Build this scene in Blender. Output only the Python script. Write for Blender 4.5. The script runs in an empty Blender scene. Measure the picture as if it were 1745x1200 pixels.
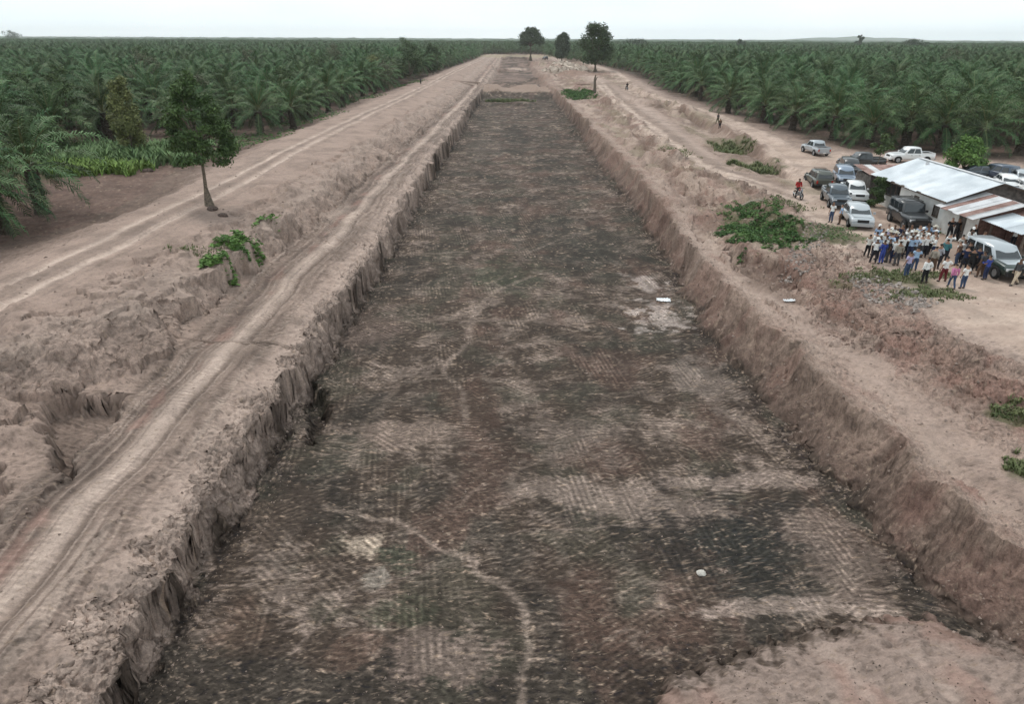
import bpy, math, random
import numpy as np
from mathutils import Vector, Matrix, Euler

random.seed(7)
rng = np.random.default_rng(11)
R_ = math.radians
scene = bpy.context.scene
C = scene.collection

# ------------------------------------------------------------------ camera
F_PX = 1163.0
CAM_H = 14.2
PITCH = R_(24.75)
ROLL = R_(0.26)
cam_d = bpy.data.cameras.new('camera')
cam_d.sensor_width = 36.0
cam_d.lens = 36.0 * F_PX / 1745.0
cam_d.clip_start = 0.2
cam_d.clip_end = 40000
cam = bpy.data.objects.new('camera', cam_d)
C.objects.link(cam)
CAM_M = Matrix.Translation((0, 0, CAM_H)) @ Matrix.Rotation(R_(90) - PITCH, 4, 'X') @ Matrix.Rotation(ROLL, 4, 'Z')
cam.matrix_world = CAM_M
scene.camera = cam

# ------------------------------------------------------------------ sky, sun, exposure
SUN_EL, SUN_AZ = R_(58), R_(-35)
world = bpy.data.worlds.new("World")
scene.world = world
world.use_nodes = True
wn, wl = world.node_tree.nodes, world.node_tree.links
wn.clear()
sky = wn.new('ShaderNodeTexSky'); sky.sky_type = 'NISHITA'; sky.sun_disc = False
sky.sun_elevation = SUN_EL; sky.sun_rotation = SUN_AZ; sky.dust_density = 4.0; sky.air_density = 1.2
tc = wn.new('ShaderNodeTexCoord')
mp = wn.new('ShaderNodeMapping'); mp.inputs['Scale'].default_value = (1.2, 1.2, 5.0)
nz = wn.new('ShaderNodeTexNoise'); nz.inputs['Scale'].default_value = 1.6; nz.inputs['Detail'].default_value = 5
rp = wn.new('ShaderNodeValToRGB')
rp.color_ramp.elements[0].position = 0.3; rp.color_ramp.elements[0].color = (9.0, 10.3, 10.9, 1)
rp.color_ramp.elements[1].position = 0.72; rp.color_ramp.elements[1].color = (12.0, 12.4, 12.5, 1)
mx = wn.new('ShaderNodeMix'); mx.data_type = 'RGBA'; mx.inputs[0].default_value = 0.92
bg = wn.new('ShaderNodeBackground'); bg.inputs['Strength'].default_value = 0.1
wo = wn.new('ShaderNodeOutputWorld')
wl.new(tc.outputs['Generated'], mp.inputs['Vector']); wl.new(mp.outputs[0], nz.inputs['Vector'])
wl.new(nz.outputs['Fac'], rp.inputs['Fac']); wl.new(sky.outputs[0], mx.inputs[6]); wl.new(rp.outputs[0], mx.inputs[7])
wl.new(mx.outputs[2], bg.inputs['Color']); wl.new(bg.outputs[0], wo.inputs['Surface'])

sun_d = bpy.data.lights.new('sun', 'SUN')
sun_d.energy = 1.4; sun_d.angle = R_(14); sun_d.color = (1.0, 0.965, 0.92)
sun = bpy.data.objects.new('sun', sun_d)
C.objects.link(sun)
sdir = Vector((math.sin(SUN_AZ) * math.cos(SUN_EL), math.cos(SUN_AZ) * math.cos(SUN_EL), math.sin(SUN_EL)))
sun.rotation_euler = sdir.to_track_quat('Z', 'Y').to_euler()
sun.location = (0, 0, 60)

vs = scene.view_settings
scene.display_settings.display_device = 'sRGB'
vs.view_transform = 'Standard'; vs.look = 'None'; vs.exposure = 0.12; vs.gamma = 1.0
vs.use_curve_mapping = False
cy = scene.cycles
cy.max_bounces = 5; cy.diffuse_bounces = 3; cy.glossy_bounces = 2; cy.transmission_bounces = 2
cy.volume_bounces = 1; cy.transparent_max_bounces = 6
cy.use_denoising = True; cy.use_adaptive_sampling = True; cy.adaptive_threshold = 0.02

# ------------------------------------------------------------------ helpers
def ray(px, py):
    """direction through a point of the photograph (1745 x 1200)"""
    v = Vector(((px - 872.5) / F_PX, (600 - py) / F_PX, -1.0))
    return CAM_M.to_3x3() @ v

def at(px, py, z=0.0):
    """the point of the ground (height z) seen at a point of the photograph"""
    d = ray(px, py)
    t = (z - CAM_H) / d.z
    return (d.x * t, d.y * t)

def tag(o, label=None, cat=None, group=None, kind=None):
    if label: o['label'] = label
    if cat: o['category'] = cat
    if group: o['group'] = group
    if kind: o['kind'] = kind
    return o

def empty(name, loc, rz=0.0):
    o = bpy.data.objects.new(name, None)
    C.objects.link(o); o.location = loc; o.rotation_euler = (0, 0, rz)
    o.empty_display_size = 0.3
    return o

def np_mesh(name, V, Fc, mats=(), smooth=False, midx=None):
    """V (n,3) array, Fc (m,k) array, k constant"""
    V = np.asarray(V, dtype=np.float32); Fc = np.asarray(Fc, dtype=np.int32)
    me = bpy.data.meshes.new(name)
    m, k = Fc.shape
    me.vertices.add(len(V)); me.vertices.foreach_set('co', V.ravel())
    me.loops.add(m * k); me.loops.foreach_set('vertex_index', Fc.ravel())
    me.polygons.add(m)
    me.polygons.foreach_set('loop_start', np.arange(0, m * k, k, dtype=np.int32))
    me.polygons.foreach_set('loop_total', np.full(m, k, dtype=np.int32))
    for mt in mats: me.materials.append(mt)
    if midx is not None: me.polygons.foreach_set('material_index', np.asarray(midx, dtype=np.int32))
    me.polygons.foreach_set('use_smooth', np.full(m, bool(smooth)))
    me.update(calc_edges=True)
    return me

def link(name, me, parent=None):
    o = bpy.data.objects.new(name, me)
    C.objects.link(o)
    if parent: o.parent = parent
    return o

def mat(name, col, rough=0.9, metal=0.0, noise=0.0, nscale=6.0, bump=0.0, spec=0.3, col2=None, island=0.0, detail=4, objrand=0.0, coords='Object'):
    m = bpy.data.materials.new(name); m.use_nodes = True
    n, l = m.node_tree.nodes, m.node_tree.links
    b = n['Principled BSDF']
    b.inputs['Roughness'].default_value = rough; b.inputs['Metallic'].default_value = metal
    b.inputs['Specular IOR Level'].default_value = spec
    b.inputs['Base Color'].default_value = (*col, 1)
    t = n.new('ShaderNodeTexCoord')
    out = None
    if noise > 0 or col2:
        z = n.new('ShaderNodeTexNoise'); z.inputs['Scale'].default_value = nscale; z.inputs['Detail'].default_value = detail
        l.new(t.outputs[coords], z.inputs['Vector'])
        r = n.new('ShaderNodeValToRGB')
        c2 = col2 or tuple(min(1, c * (1 + noise)) for c in col)
        c1 = col if col2 else tuple(c * (1 - noise) for c in col)
        r.color_ramp.elements[0].position = 0.36; r.color_ramp.elements[0].color = (*c1, 1)
        r.color_ramp.elements[1].position = 0.64; r.color_ramp.elements[1].color = (*c2, 1)
        l.new(z.outputs['Fac'], r.inputs['Fac']); out = r.outputs[0]
        if bump:
            bp = n.new('ShaderNodeBump'); bp.inputs['Strength'].default_value = bump; bp.inputs['Distance'].default_value = 0.05
            l.new(z.outputs['Fac'], bp.inputs['Height']); l.new(bp.outputs[0], b.inputs['Normal'])
    if island or objrand:
        h = n.new('ShaderNodeHueSaturation')
        if out: l.new(out, h.inputs['Color'])
        else: h.inputs['Color'].default_value = (*col, 1)
        mr = n.new('ShaderNodeMapRange')
        a = island or objrand
        mr.inputs[3].default_value = 1 - a; mr.inputs[4].default_value = 1 + a
        if island:
            g = n.new('ShaderNodeNewGeometry'); l.new(g.outputs['Random Per Island'], mr.inputs[0])
        else:
            g = n.new('ShaderNodeObjectInfo'); l.new(g.outputs['Random'], mr.inputs[0])
        l.new(mr.outputs[0], h.inputs['Value']); out = h.outputs[0]
        if island and objrand:
            h2 = n.new('ShaderNodeHueSaturation'); l.new(out, h2.inputs['Color'])
            g2 = n.new('ShaderNodeObjectInfo')
            m2 = n.new('ShaderNodeMapRange'); m2.inputs[3].default_value = 1 - objrand; m2.inputs[4].default_value = 1 + objrand
            m3 = n.new('ShaderNodeMapRange'); m3.inputs[3].default_value = 0.47; m3.inputs[4].default_value = 0.53
            l.new(g2.outputs['Random'], m2.inputs[0]); l.new(m2.outputs[0], h2.inputs['Value'])
            l.new(g2.outputs['Random'], m3.inputs[0]); l.new(m3.outputs[0], h2.inputs['Hue'])
            out = h2.outputs[0]
    if out: l.new(out, b.inputs['Base Color'])
    return m

# -- gradient noise in numpy
_perm = rng.permutation(4096)
_ga = rng.random(4096) * 2 * np.pi
_gx, _gy = np.cos(_ga).astype(np.float32), np.sin(_ga).astype(np.float32)
def noise2(x, y, seed=0):
    x = np.asarray(x, dtype=np.float64) + seed * 17.31; y = np.asarray(y, dtype=np.float64) + seed * 9.77
    xi = np.floor(x).astype(np.int64); yi = np.floor(y).astype(np.int64)
    xf = (x - xi).astype(np.float32); yf = (y - yi).astype(np.float32)
    u = xf * xf * xf * (xf * (xf * 6 - 15) + 10); v = yf * yf * yf * (yf * (yf * 6 - 15) + 10)
    def g(ix, iy, dx, dy):
        h = _perm[(_perm[(xi + ix) & 4095] + yi + iy) & 4095]
        return _gx[h] * dx + _gy[h] * dy
    a = g(0, 0, xf, yf); b = g(1, 0, xf - 1, yf); c = g(0, 1, xf, yf - 1); d = g(1, 1, xf - 1, yf - 1)
    return ((a + u * (b - a)) * (1 - v) + (c + u * (d - c)) * v) * 1.5
def fbm(x, y, octaves=4, seed=0, gain=0.5):
    s = 0; a = 1.0; f = 1.0
    for i in range(octaves):
        s = s + a * noise2(x * f, y * f, seed + i * 3); a *= gain; f *= 2.03
    return s
def sstep(a, b, x):
    t = np.clip((x - a) / (b - a), 0, 1); return t * t * (3 - 2 * t)
def dist_poly(X, Y, pts, pad=4.0):
    """distance to a polyline, computed only near it"""
    D = np.full(X.shape, 1e3, dtype=np.float32)
    for (x0, y0), (x1, y1) in zip(pts[:-1], pts[1:]):
        m = (X > min(x0, x1) - pad) & (X < max(x0, x1) + pad) & (Y > min(y0, y1) - pad) & (Y < max(y0, y1) + pad)
        if not m.any(): continue
        x, y = X[m], Y[m]
        dx, dy = x1 - x0, y1 - y0
        t = np.clip(((x - x0) * dx + (y - y0) * dy) / (dx * dx + dy * dy + 1e-9), 0, 1)
        D[m] = np.minimum(D[m], np.hypot(x - x0 - t * dx, y - y0 - t * dy))
    return D
def in_poly(X, Y, pts):
    ins = np.zeros(np.shape(X), dtype=bool)
    n = len(pts)
    for i in range(n):
        x0, y0 = pts[i]; x1, y1 = pts[(i + 1) % n]
        if y0 == y1: continue
        c = ((y0 > Y) != (y1 > Y)) & (X < (x1 - x0) * (Y - y0) / (y1 - y0) + x0)
        ins ^= c
    return ins

# ------------------------------------------------------------------ terrain: cross-section through breaklines
# each breakline: points (px, py, z) in the photograph put on their own height; colour = dry albedo
PINK = (.305, .238, .205); LIGHT = (.40, .325, .285); DARK = (.155, .115, .097); RED = (.215, .147, .122)
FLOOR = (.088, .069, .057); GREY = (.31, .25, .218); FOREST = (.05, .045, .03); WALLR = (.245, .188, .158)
BL = [
 ('Ltoe', [(-420, 640, -.5), (-200, 540, -.5), (0, 440, -.5), (108, 400, -.5), (239, 359, -.5), (335, 295, -.3), (437, 247, -.2), (516, 212, 0), (580, 183, .2), (632, 163, .4), (684, 147, .5), (756, 119, .5), (800, 103, .5)], DARK),
 ('Lout', [(-420, 690, 1.0), (0, 462, 1.0), (120, 415, 1.0), (250, 352, 1.0), (345, 305, 1.0), (450, 250, 1.0), (560, 203, 1.0), (690, 151, 1.0), (760, 121, 1.0), (806, 103, 1.0)], PINK),
 ('Lroad', [(-420, 730, 1.25), (0, 500, 1.25), (180, 405, 1.25), (400, 302, 1.25), (600, 211, 1.25), (740, 145, 1.25), (808, 105, 1.2)], PINK),
 ('Lin', [(-420, 790, 1.1), (0, 570, 1.1), (250, 440, 1.0), (420, 350, .95), (600, 250, .9), (740, 165, .9), (815, 108, .8)], PINK),
 ('S1', [(-420, 880, .55), (-150, 700, .6), (0, 633, .65), (75, 608, .65), (150, 567, .65), (185, 533, .65), (271, 535, .65), (330, 500, .6), (400, 455, .55), (480, 400, .5), (560, 335, .45), (619, 285, .4), (658, 248, .4), (707, 218, .3), (760, 170, .2), (800, 140, 0)], GREY),
 ('S2', [(-420, 1100, -.8), (-150, 880, -.8), (0, 745, -.7), (60, 690, -.7), (130, 668, -.7), (250, 622, -.75), (325, 565, -.8), (390, 505, -.8), (450, 445, -.8), (535, 385, -.8), (600, 325, -.7), (650, 276, -.7), (700, 238, -.6), (770, 178, -.6), (805, 143, -.6)], PINK),
 ('Tl', [(-420, 1280, -.95), (0, 928, -.95), (130, 800, -.95), (250, 680, -.95), (350, 580, -.95), (465, 460, -.95), (550, 388, -.95), (635, 302, -.9), (706, 238, -.8), (778, 170, -.7), (809, 138, -.6)], PINK),
 ('Tr', [(-420, 1620, -.98), (0, 1150, -.98), (100, 1000, -.98), (230, 830, -.98), (345, 700, -.98), (440, 590, -.98), (540, 470, -.98), (600, 400, -.98), (672, 316, -.9), (734, 243, -.8), (796, 172, -.7), (824, 138, -.6)], PINK),
 ('F1', [(-160, 1620, -1.35), (60, 1180, -1.35), (150, 1040, -1.35), (265, 890, -1.35), (380, 740, -1.35), (490, 600, -1.3), (555, 515, -1.3), (612, 430, -1.3), (655, 368, -1.2), (712, 290, -1.1), (760, 228, -1.0), (798, 176, -1.0), (817, 152, -1.0)], LIGHT),
 ('F2', [(-5, 1620, -1.8), (180, 1190, -1.8), (262, 1010, -1.8), (360, 850, -1.8), (452, 700, -1.8), (526, 590, -1.75), (585, 505, -1.7), (640, 425, -1.6), (672, 370, -1.6), (724, 290, -1.5), (768, 228, -1.4), (801, 180, -1.4), (819, 156, -1.3)], GREY),
 ('F3', [(40, 1620, -3.3), (220, 1190, -3.3), (318, 1000, -3.3), (420, 845, -3.3), (488, 700, -3.3), (548, 625, -3.3), (632, 480, -3.3), (690, 385, -3.3), (738, 290, -3.3), (774, 240, -3.3), (802, 190, -3.3), (820, 165, -3.2)], (.27, .218, .192)),
 ('FL', [(70, 1620, -3.5), (245, 1190, -3.5), (340, 1000, -3.5), (440, 850, -3.5), (506, 700, -3.5), (565, 625, -3.5), (642, 480, -3.5), (698, 385, -3.5), (744, 290, -3.5), (779, 240, -3.5), (806, 190, -3.5), (823, 166, -3.5)], FLOOR),
 ('FR', [(1960, 1300, -3.5), (1680, 1080, -3.5), (1540, 955, -3.5), (1395, 800, -3.5), (1300, 690, -3.5), (1212, 580, -3.5), (1112, 410, -3.5), (1054, 320, -3.5), (1004, 260, -3.5), (975, 210, -3.5), (950, 180, -3.5), (940, 166, -3.5)], FLOOR),
 ('R1', [(1990, 1290, -3.2), (1705, 1072, -3.2), (1562, 950, -3.2), (1412, 795, -3.2), (1314, 685, -3.2), (1224, 576, -3.2), (1120, 407, -3.2), (1061, 318, -3.2), (1009, 257, -3.2), (979, 208, -3.2), (953, 178, -3.2), (943, 164, -3.1)], (.17, .125, .105)),
 ('R1m', [(1705, 1072, -2.2), (943, 164, -2.2)], (.205, .155, .130)),
 ('R2', [(2120, 1180, -1.1), (1750, 945, -1.1), (1655, 868, -1.0), (1560, 790, -1.0), (1490, 722, -1.0), (1432, 665, -.95), (1358, 595, -.9), (1300, 548, -.9), (1240, 480, -.9), (1183, 420, -.9), (1125, 345, -.9), (1068, 272, -.9), (1019, 226, -.9), (983, 190, -.9), (955, 160, -.9)], WALLR),
 ('R2b', [(2160, 1170, -1.3), (1775, 935, -1.3), (1680, 855, -1.3), (1582, 775, -1.3), (1512, 710, -1.35), (1452, 650, -1.3), (1378, 580, -1.2), (1318, 535, -1.2), (1258, 472, -1.15), (1200, 412, -1.1), (1142, 338, -1.0), (1085, 267, -.9), (1033, 222, -.9), (994, 187, -.9), (962, 158, -.9)], PINK),
 ('R3', [(2300, 960, -1.1), (1900, 840, -1.2), (1745, 775, -1.2), (1640, 705, -1.2), (1560, 655, -1.2), (1480, 605, -1.2), (1400, 560, -1.2), (1350, 505, -1.2), (1300, 485, -1.1), (1240, 435, -1.1), (1195, 380, -1.0), (1160, 335, -.9), (1110, 270, -.8), (1065, 225, -.8), (1022, 190, -.8), (985, 160, -.8)], PINK),
 ('R3b', [(2300, 900, -.9), (1900, 780, -.9), (1745, 700, -.9), (1640, 655, -.9), (1560, 600, -.8), (1480, 572, -.75), (1410, 530, -.8), (1370, 480, -.7), (1310, 445, -.7), (1245, 400, -.6), (1205, 350, -.5), (1168, 315, -.4), (1120, 255, -.4), (1074, 212, -.4), (1031, 180, -.4), (992, 155, -.4)], RED),
 ('R4', [(2300, 760, 0), (1900, 685, 0), (1745, 625, 0), (1640, 587, 0), (1560, 548, 0), (1500, 527, -.1), (1460, 500, -.3), (1425, 440, -.2), (1390, 395, 0), (1345, 350, .0), (1290, 325, 0), (1230, 308, 0), (1180, 282, .0), (1130, 240, .0), (1088, 205, 0), (1045, 172, 0), (1022, 150, 0)], PINK),
 ('P1', [(2300, 720, 0), (1900, 650, 0), (1745, 600, 0), (1650, 560, 0), (1590, 520, 0), (1540, 490, 0), (1490, 450, 0), (1450, 405, 0), (1410, 380, 0), (1365, 340, .0), (1300, 312, 0), (1240, 296, 0), (1197, 266, .0), (1150, 228, .0), (1108, 194, 0), (1060, 162, 0), (1034, 142, 0)], LIGHT),
 ('G1', [(3600, 640, 0), (1750, 440, 0), (1450, 360, 0), (1370, 333, -.05), (1310, 303, -.15), (1255, 288, -.3), (1213, 258, -.4), (1170, 222, -.3), (1120, 186, -.3), (1068, 155, -.2), (1040, 138, 0)], PINK),
 ('G2', [(3620, 638, 0), (1755, 438, 0), (1460, 355, 0), (1385, 325, -.1), (1325, 292, -.5), (1285, 272, -1.0), (1240, 245, -1.1), (1190, 212, -1.0), (1130, 180, -.8), (1074, 150, -.5), (1045, 136, 0)], DARK),
 ('G3', [(3640, 636, 0), (1765, 436, 0), (1470, 352, 0), (1390, 318, 0), (1330, 283, .2), (1312, 262, .3), (1262, 232, .3), (1205, 203, .3), (1150, 182, .3), (1090, 155, .3), (1055, 133, .2)], RED),
 ('Q1', [(3660, 634, 0), (1775, 434, 0), (1480, 348, 0), (1400, 312, 0), (1345, 280, .2), (1325, 256, .35), (1275, 227, .35), (1218, 199, .35), (1160, 178, .35), (1098, 152, .35), (1062, 131, .3)], LIGHT),
 ('Q2', [(3700, 560, 0), (2300, 340, 0), (1745, 292, 0), (1570, 272, 0), (1450, 262, .1), (1372, 258, .2), (1318, 235, .3), (1258, 212, .3), (1195, 188, .35), (1130, 165, .35), (1092, 143, .35), (1062, 127, .3)], LIGHT),
 ('Q3', [(3700, 520, 0), (2300, 318, 0), (1745, 272, 0), (1570, 262, 0), (1455, 252, 0), (1385, 240, 0), (1335, 223, 0), (1275, 202, .1), (1205, 179, .1), (1140, 158, .1), (1100, 138, .2), (1070, 125, .2)], DARK),
 ('Q4', [(3700, 500, 0), (2300, 308, 0), (1745, 262, 0), (1570, 254, 0), (1465, 245, 0), (1395, 232, 0), (1345, 216, 0), (1285, 196, 0), (1215, 174, 0), (1150, 154, 0), (1110, 134, .1), (1080, 122, .2)], FOREST),
]
def bl_eval(name_i, Yr):
    pts = sorted([(*at(px, py, z)[::-1], z) for px, py, z in BL[name_i][1]])
    Ys = [p[0] for p in pts]; Xs = [p[1] for p in pts]; Zs = [p[2] for p in pts]
    # beyond the last point the lines keep going a little way, then hold
    return np.interp(Yr, Ys, Xs), np.interp(Yr, Ys, Zs)

def row_positions():
    ys = [-80, -45, -25, -14, -8, -4, -1, 1.5, 3.5]
    y = 5.0
    while y < 700:
        ys.append(y)
        y += max(.035, .036 * (max(y, 14) / 14.0) ** 1.42)
    while y < 7600:
        ys.append(y); y *= 1.09
    return np.array(ys)
YR = row_positions()
NC = 900
WR = np.clip(np.maximum(YR, 14) * .80 + 10, None, 2200.0)
UC = np.linspace(-1, 1, NC)
OUT = np.array([6, 20, 60, 200, 700, 2500, 6500.])
DENS = [('F1', 'F2', 2.2), ('F2', 'FL', 6.0), ('FR', 'R2b', 3.2), ('S1', 'S2', 2.2), ('R3', 'R4', 2.2), ('Tl', 'Tr', 1.6)]
def row_x(j):
    xe = np.linspace(-WR[j], WR[j], 1600); dn = np.ones(1600)
    for a, b_, w_ in DENS:
        dn = np.maximum(dn, 1 + (w_ - 1) * ((xe > LX[ix[a], j] - .4) & (xe < LX[ix[b_], j] + .4)) * (1 if YR[j] < 250 else 0))
    dn = np.convolve(np.pad(dn, 12, mode='edge'), np.ones(25) / 25, 'valid')
    cd = np.concatenate([[0], np.cumsum((dn[1:] + dn[:-1]) / 2)]); cd /= cd[-1]
    x = np.interp((UC + 1) / 2, cd, xe); x[0], x[-1] = -WR[j], WR[j]
    return np.concatenate([-(WR[j] + OUT[::-1]), x, WR[j] + OUT])
NX = NC + 2 * len(OUT)
NYR = len(YR)
names = [b[0] for b in BL]
ix = {n: i for i, n in enumerate(names)}
LX = np.zeros((len(BL), NYR)); LZ = np.zeros((len(BL), NYR))
for i in range(len(BL)):
    LX[i], LZ[i] = bl_eval(i, YR)
# ragged edges: each line wanders on its own
def wander(i, amp, f, seed, oc=4, gn=.6):
    LX[ix[i]] += amp * fbm(YR * f, YR * 0 + seed * 3.3, oc, seed, gn) * np.clip(1.3 - YR / 400, .3, 1)
wander('F1', .9, .30, 1); wander('F2', .55, .28, 2, 3, .45); wander('F3', .42, .38, 3, 3, .5); wander('FL', .45, .38, 3, 3, .5)
wander('FR', .5, .25, 4); wander('R1', .5, .25, 4); wander('R2', .5, .35, 5); wander('R2b', .6, .35, 6)
wander('S1', 1.2, .25, 7); wander('S2', .8, .3, 8); wander('R4', .8, .25, 9); wander('R3', .9, .2, 10); wander('R3b', .7, .3, 11)
wander('Ltoe', 1.5, .1, 12); wander('Q3', 1.0, .12, 13)
for k in ('F3', 'FL', 'FR', 'R1'): pass
# the far end: a cross bank, a second shallower cut, then open ground
zf = np.interp(YR, [0, 230, 243, 254, 266, 420, 470, 520], [-3.5, -3.5, -1.7, -1.6, -2.6, -2.6, -.5, 0])
for k in ('FL', 'FR'): LZ[ix[k]] = zf
LZ[ix['F3']] = np.where(YR > 225, np.maximum(zf + .2, -3.3), LZ[ix['F3']])
LZ[ix['R1']] = np.where(YR > 225, np.maximum(zf + .2, -3.3), LZ[ix['R1']])
for k, sh in (('FL', 1.5), ('F3', 1.0), ('F2', .5), ('FR', -2.0), ('R1', -2.5), ('R2', -1.5)):
    LX[ix[k]] += np.interp(YR, [236, 262, 420, 600], [0, sh, sh * 1.5, sh])
fl = np.interp(YR, [420, 620], [1, 0])
LZ *= np.where(YR > 420, fl, 1)[None, :]
LZ[ix['S1']] += .22; LZ[ix['Lin']] -= .12
LX[ix['S1']] -= .5 + 1.3 * np.clip((YR - 35) / 25, 0, 1) + .5 * np.clip((YR - 45) / 60, 0, 1) * (1 + noise2(YR * .05, YR * 0 + 3.1, 5))
LX[ix['R1m']] = .36 * LX[ix['R1']] + .64 * LX[ix['R2']]; LZ[ix['R1m']] = .45 * LZ[ix['R1']] + .55 * LZ[ix['R2']] - .25
for i in range(1, len(BL)):
    LX[i] = np.maximum(LX[i], LX[i - 1] + .05)

GX = np.stack([row_x(j) for j in range(NYR)])
GY = np.repeat(YR[:, None], NX, axis=1)
print('terrain grid', GX.shape)
# domain warp so that the lofted faces are lumpy
far_k = np.clip(1.25 - GY / 350, .35, 1)
near_m = (np.abs(GX) < WR[:, None] + 1)
W1 = fbm(GX * .45, GY * .45, 4, 21, .55)
W2 = fbm(GX * 1.9, GY * 1.9, 3, 25, .6)
W3 = fbm(GX * 2.6 + 7, GY * 1.5, 3, 27, .6)
WX = GX + (.34 * W1 + .10 * W2 + .04 * W3) * far_k
Z = np.zeros_like(GX); COL = np.zeros(GX.shape + (3,)); SEG = np.zeros(GX.shape, dtype=np.int16)
lc = np.array([b[2] for b in BL])
CXn = GX + .5 * fbm(GX * .8, GY * .8, 3, 31)
for j in range(NYR):
    xs, zs = LX[:, j], LZ[:, j]
    Z[j] = np.interp(WX[j], xs, zs, left=-.5, right=0)
    for c in range(3): COL[j, :, c] = np.interp(CXn[j], xs, lc[:, c])
    SEG[j] = np.searchsorted(xs, WX[j]) - 1
SEGT = SEG
def between(a, b):
    return (SEGT >= ix[a]) & (SEGT < ix[b])
Ltoe = LX[ix['Ltoe']][:, None]; Q4 = LX[ix['Q4']][:, None]
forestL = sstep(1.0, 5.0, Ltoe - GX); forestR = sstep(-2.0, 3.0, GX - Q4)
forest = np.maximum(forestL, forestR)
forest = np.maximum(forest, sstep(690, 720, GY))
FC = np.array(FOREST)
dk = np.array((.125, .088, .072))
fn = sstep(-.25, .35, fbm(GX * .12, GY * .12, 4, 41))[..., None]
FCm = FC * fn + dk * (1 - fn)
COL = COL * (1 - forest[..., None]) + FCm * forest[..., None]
# dark cleared soil between the left berm and the palms
clr = in_poly(GX, GY, [at(px, py, -.5) for px, py in [(-400, 700), (0, 470), (200, 400), (350, 300), (440, 250), (300, 262), (150, 300), (-50, 330), (-500, 420)]])
cm = (clr & (forest > .3))[..., None] * .9
COL = COL * (1 - cm) + np.array((.150, .104, .088)) * cm

floor_m = between('FL', 'FR').astype(float) * (GY < 240)
steepL = between('F2', 'FL').astype(float); steepR = between('R1', 'R2b').astype(float)
scarpL = between('S1', 'S2').astype(float); scarpR = between('R3', 'R4').astype(float)

# ---- relief
amp = 1 - .75 * floor_m
flat_m = (between('Lout', 'Lin') | between('Tl', 'Tr') | between('P1', 'G1') | between('Q1', 'Q2')).astype(float)
B1 = fbm(GX * .16, GY * .16, 4, 51); B2 = fbm(GX * .9, GY * .9, 4, 55, .6); B3 = fbm(GX * 3.7, GY * 3.7, 2, 61)
Z += (.16 * B1 + .075 * B2 * (1 + scarpL + scarpR)) * amp * (1 - .6 * flat_m) * np.where(GY < 700, 1, .3)
Z += .022 * B3 * (1 + .8 * (scarpL + scarpR + steepL + steepR)) * np.clip(1.4 - GY / 90, 0, 1) * (1 - .55 * floor_m) * (1 - .4 * flat_m)
# clods and lumps on the disturbed zones
rough = np.clip(scarpL + scarpR + between('F1', 'FL') * .8 + between('R2b', 'R3') * .4 + between('S2', 'Tl') * .5 + between('Lin', 'S1') * .25, 0, 1)
rdg = 1 - np.abs(fbm(GX * 1.3, GY * 1.3, 4, 71, .6)) * 1.6
Z += .10 * rough * rdg * np.clip(1.3 - GY / 200, 0, 1)
lf = between('F1', 'FL').astype(float)
Z += lf * .11 * (1 - 2.0 * np.abs(fbm(GX * 1.9, GY * 1.9, 3, 73, .6))) * np.clip(1.3 - GY / 120, 0, 1)
# bucket-tooth streaks down the faces
st = fbm(GX * 1.1 + .8 * W2, GY * 2.4 + .9 * W1, 3, 75, .6)
Z += (steepR * .06 + steepL * .02) * st * np.clip(1.3 - GY / 120, 0, 1)
# rubble of red clay below the crowd
rb = in_poly(GX, GY, [at(px, py, -.5) for px, py in [(1370, 470), (1400, 400), (1480, 450), (1540, 520), (1640, 600), (1745, 640), (1900, 700), (1900, 800), (1660, 660), (1500, 590), (1400, 570)]]).astype(float)
Z += rb * .17 * (1 - np.abs(fbm(GX * .75, GY * .75, 4, 77, .62)) * 2.2)

# ---- local forms: pit and hollows on the left bench
def blob(px, py, z, rx, ry, rot=0, nf=.5, na=.35, seed=90):
    x0, y0 = at(px, py, z)
    c, s = math.cos(R_(rot)), math.sin(R_(rot))
    dx, dy = GX - x0, GY - y0
    u = (dx * c + dy * s) / rx; v = (-dx * s + dy * c) / ry
    m = (np.abs(dx) < 3 * max(rx, ry)) & (np.abs(dy) < 3 * max(rx, ry))
    d = np.full(GX.shape, 9.0)
    d[m] = np.hypot(u[m], v[m]) + na * fbm(GX[m] * nf, GY[m] * nf, 4, seed)
    return d
def poly_mask(pxpts, z, soft=.35, seed=5, na=.4):
    pts = [at(px, py, z) for px, py in pxpts]
    ins = in_poly(GX + na * W1, GY + na * W2, pts)
    d = dist_poly(GX + na * W1, GY + na * W2, pts + [pts[0]], pad=3)
    return np.where(ins, sstep(0, soft, d), 0.0)
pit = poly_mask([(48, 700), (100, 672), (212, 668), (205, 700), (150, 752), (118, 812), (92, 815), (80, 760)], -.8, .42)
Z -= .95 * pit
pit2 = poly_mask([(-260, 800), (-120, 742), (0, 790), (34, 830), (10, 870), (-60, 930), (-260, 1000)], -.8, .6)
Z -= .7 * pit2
lip = np.clip(1 - blob(10, 745, -.6, 1.5, 1.2, 0), 0, 1)
Z += .5 * lip
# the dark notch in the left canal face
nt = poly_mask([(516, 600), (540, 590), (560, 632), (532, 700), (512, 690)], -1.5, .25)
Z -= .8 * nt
# spoil ramp in the near right corner of the bed
RPX = [(1128, 1160), (1240, 1120), (1370, 1075), (1500, 1048), (1570, 1050), (1660, 1078), (1790, 1100), (2300, 1240), (2300, 1900), (1060, 1900), (1080, 1230)]
ramp = poly_mask(RPX, -3.4, .35, na=.5); rampw = poly_mask(RPX, -3.4, 3.2, na=.3)
Z = np.maximum(Z, np.where(ramp > 0, -3.5 + .20 * ramp + .76 * rampw + .34 * B1 * ramp + .16 * B2 * ramp, -99))
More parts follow.
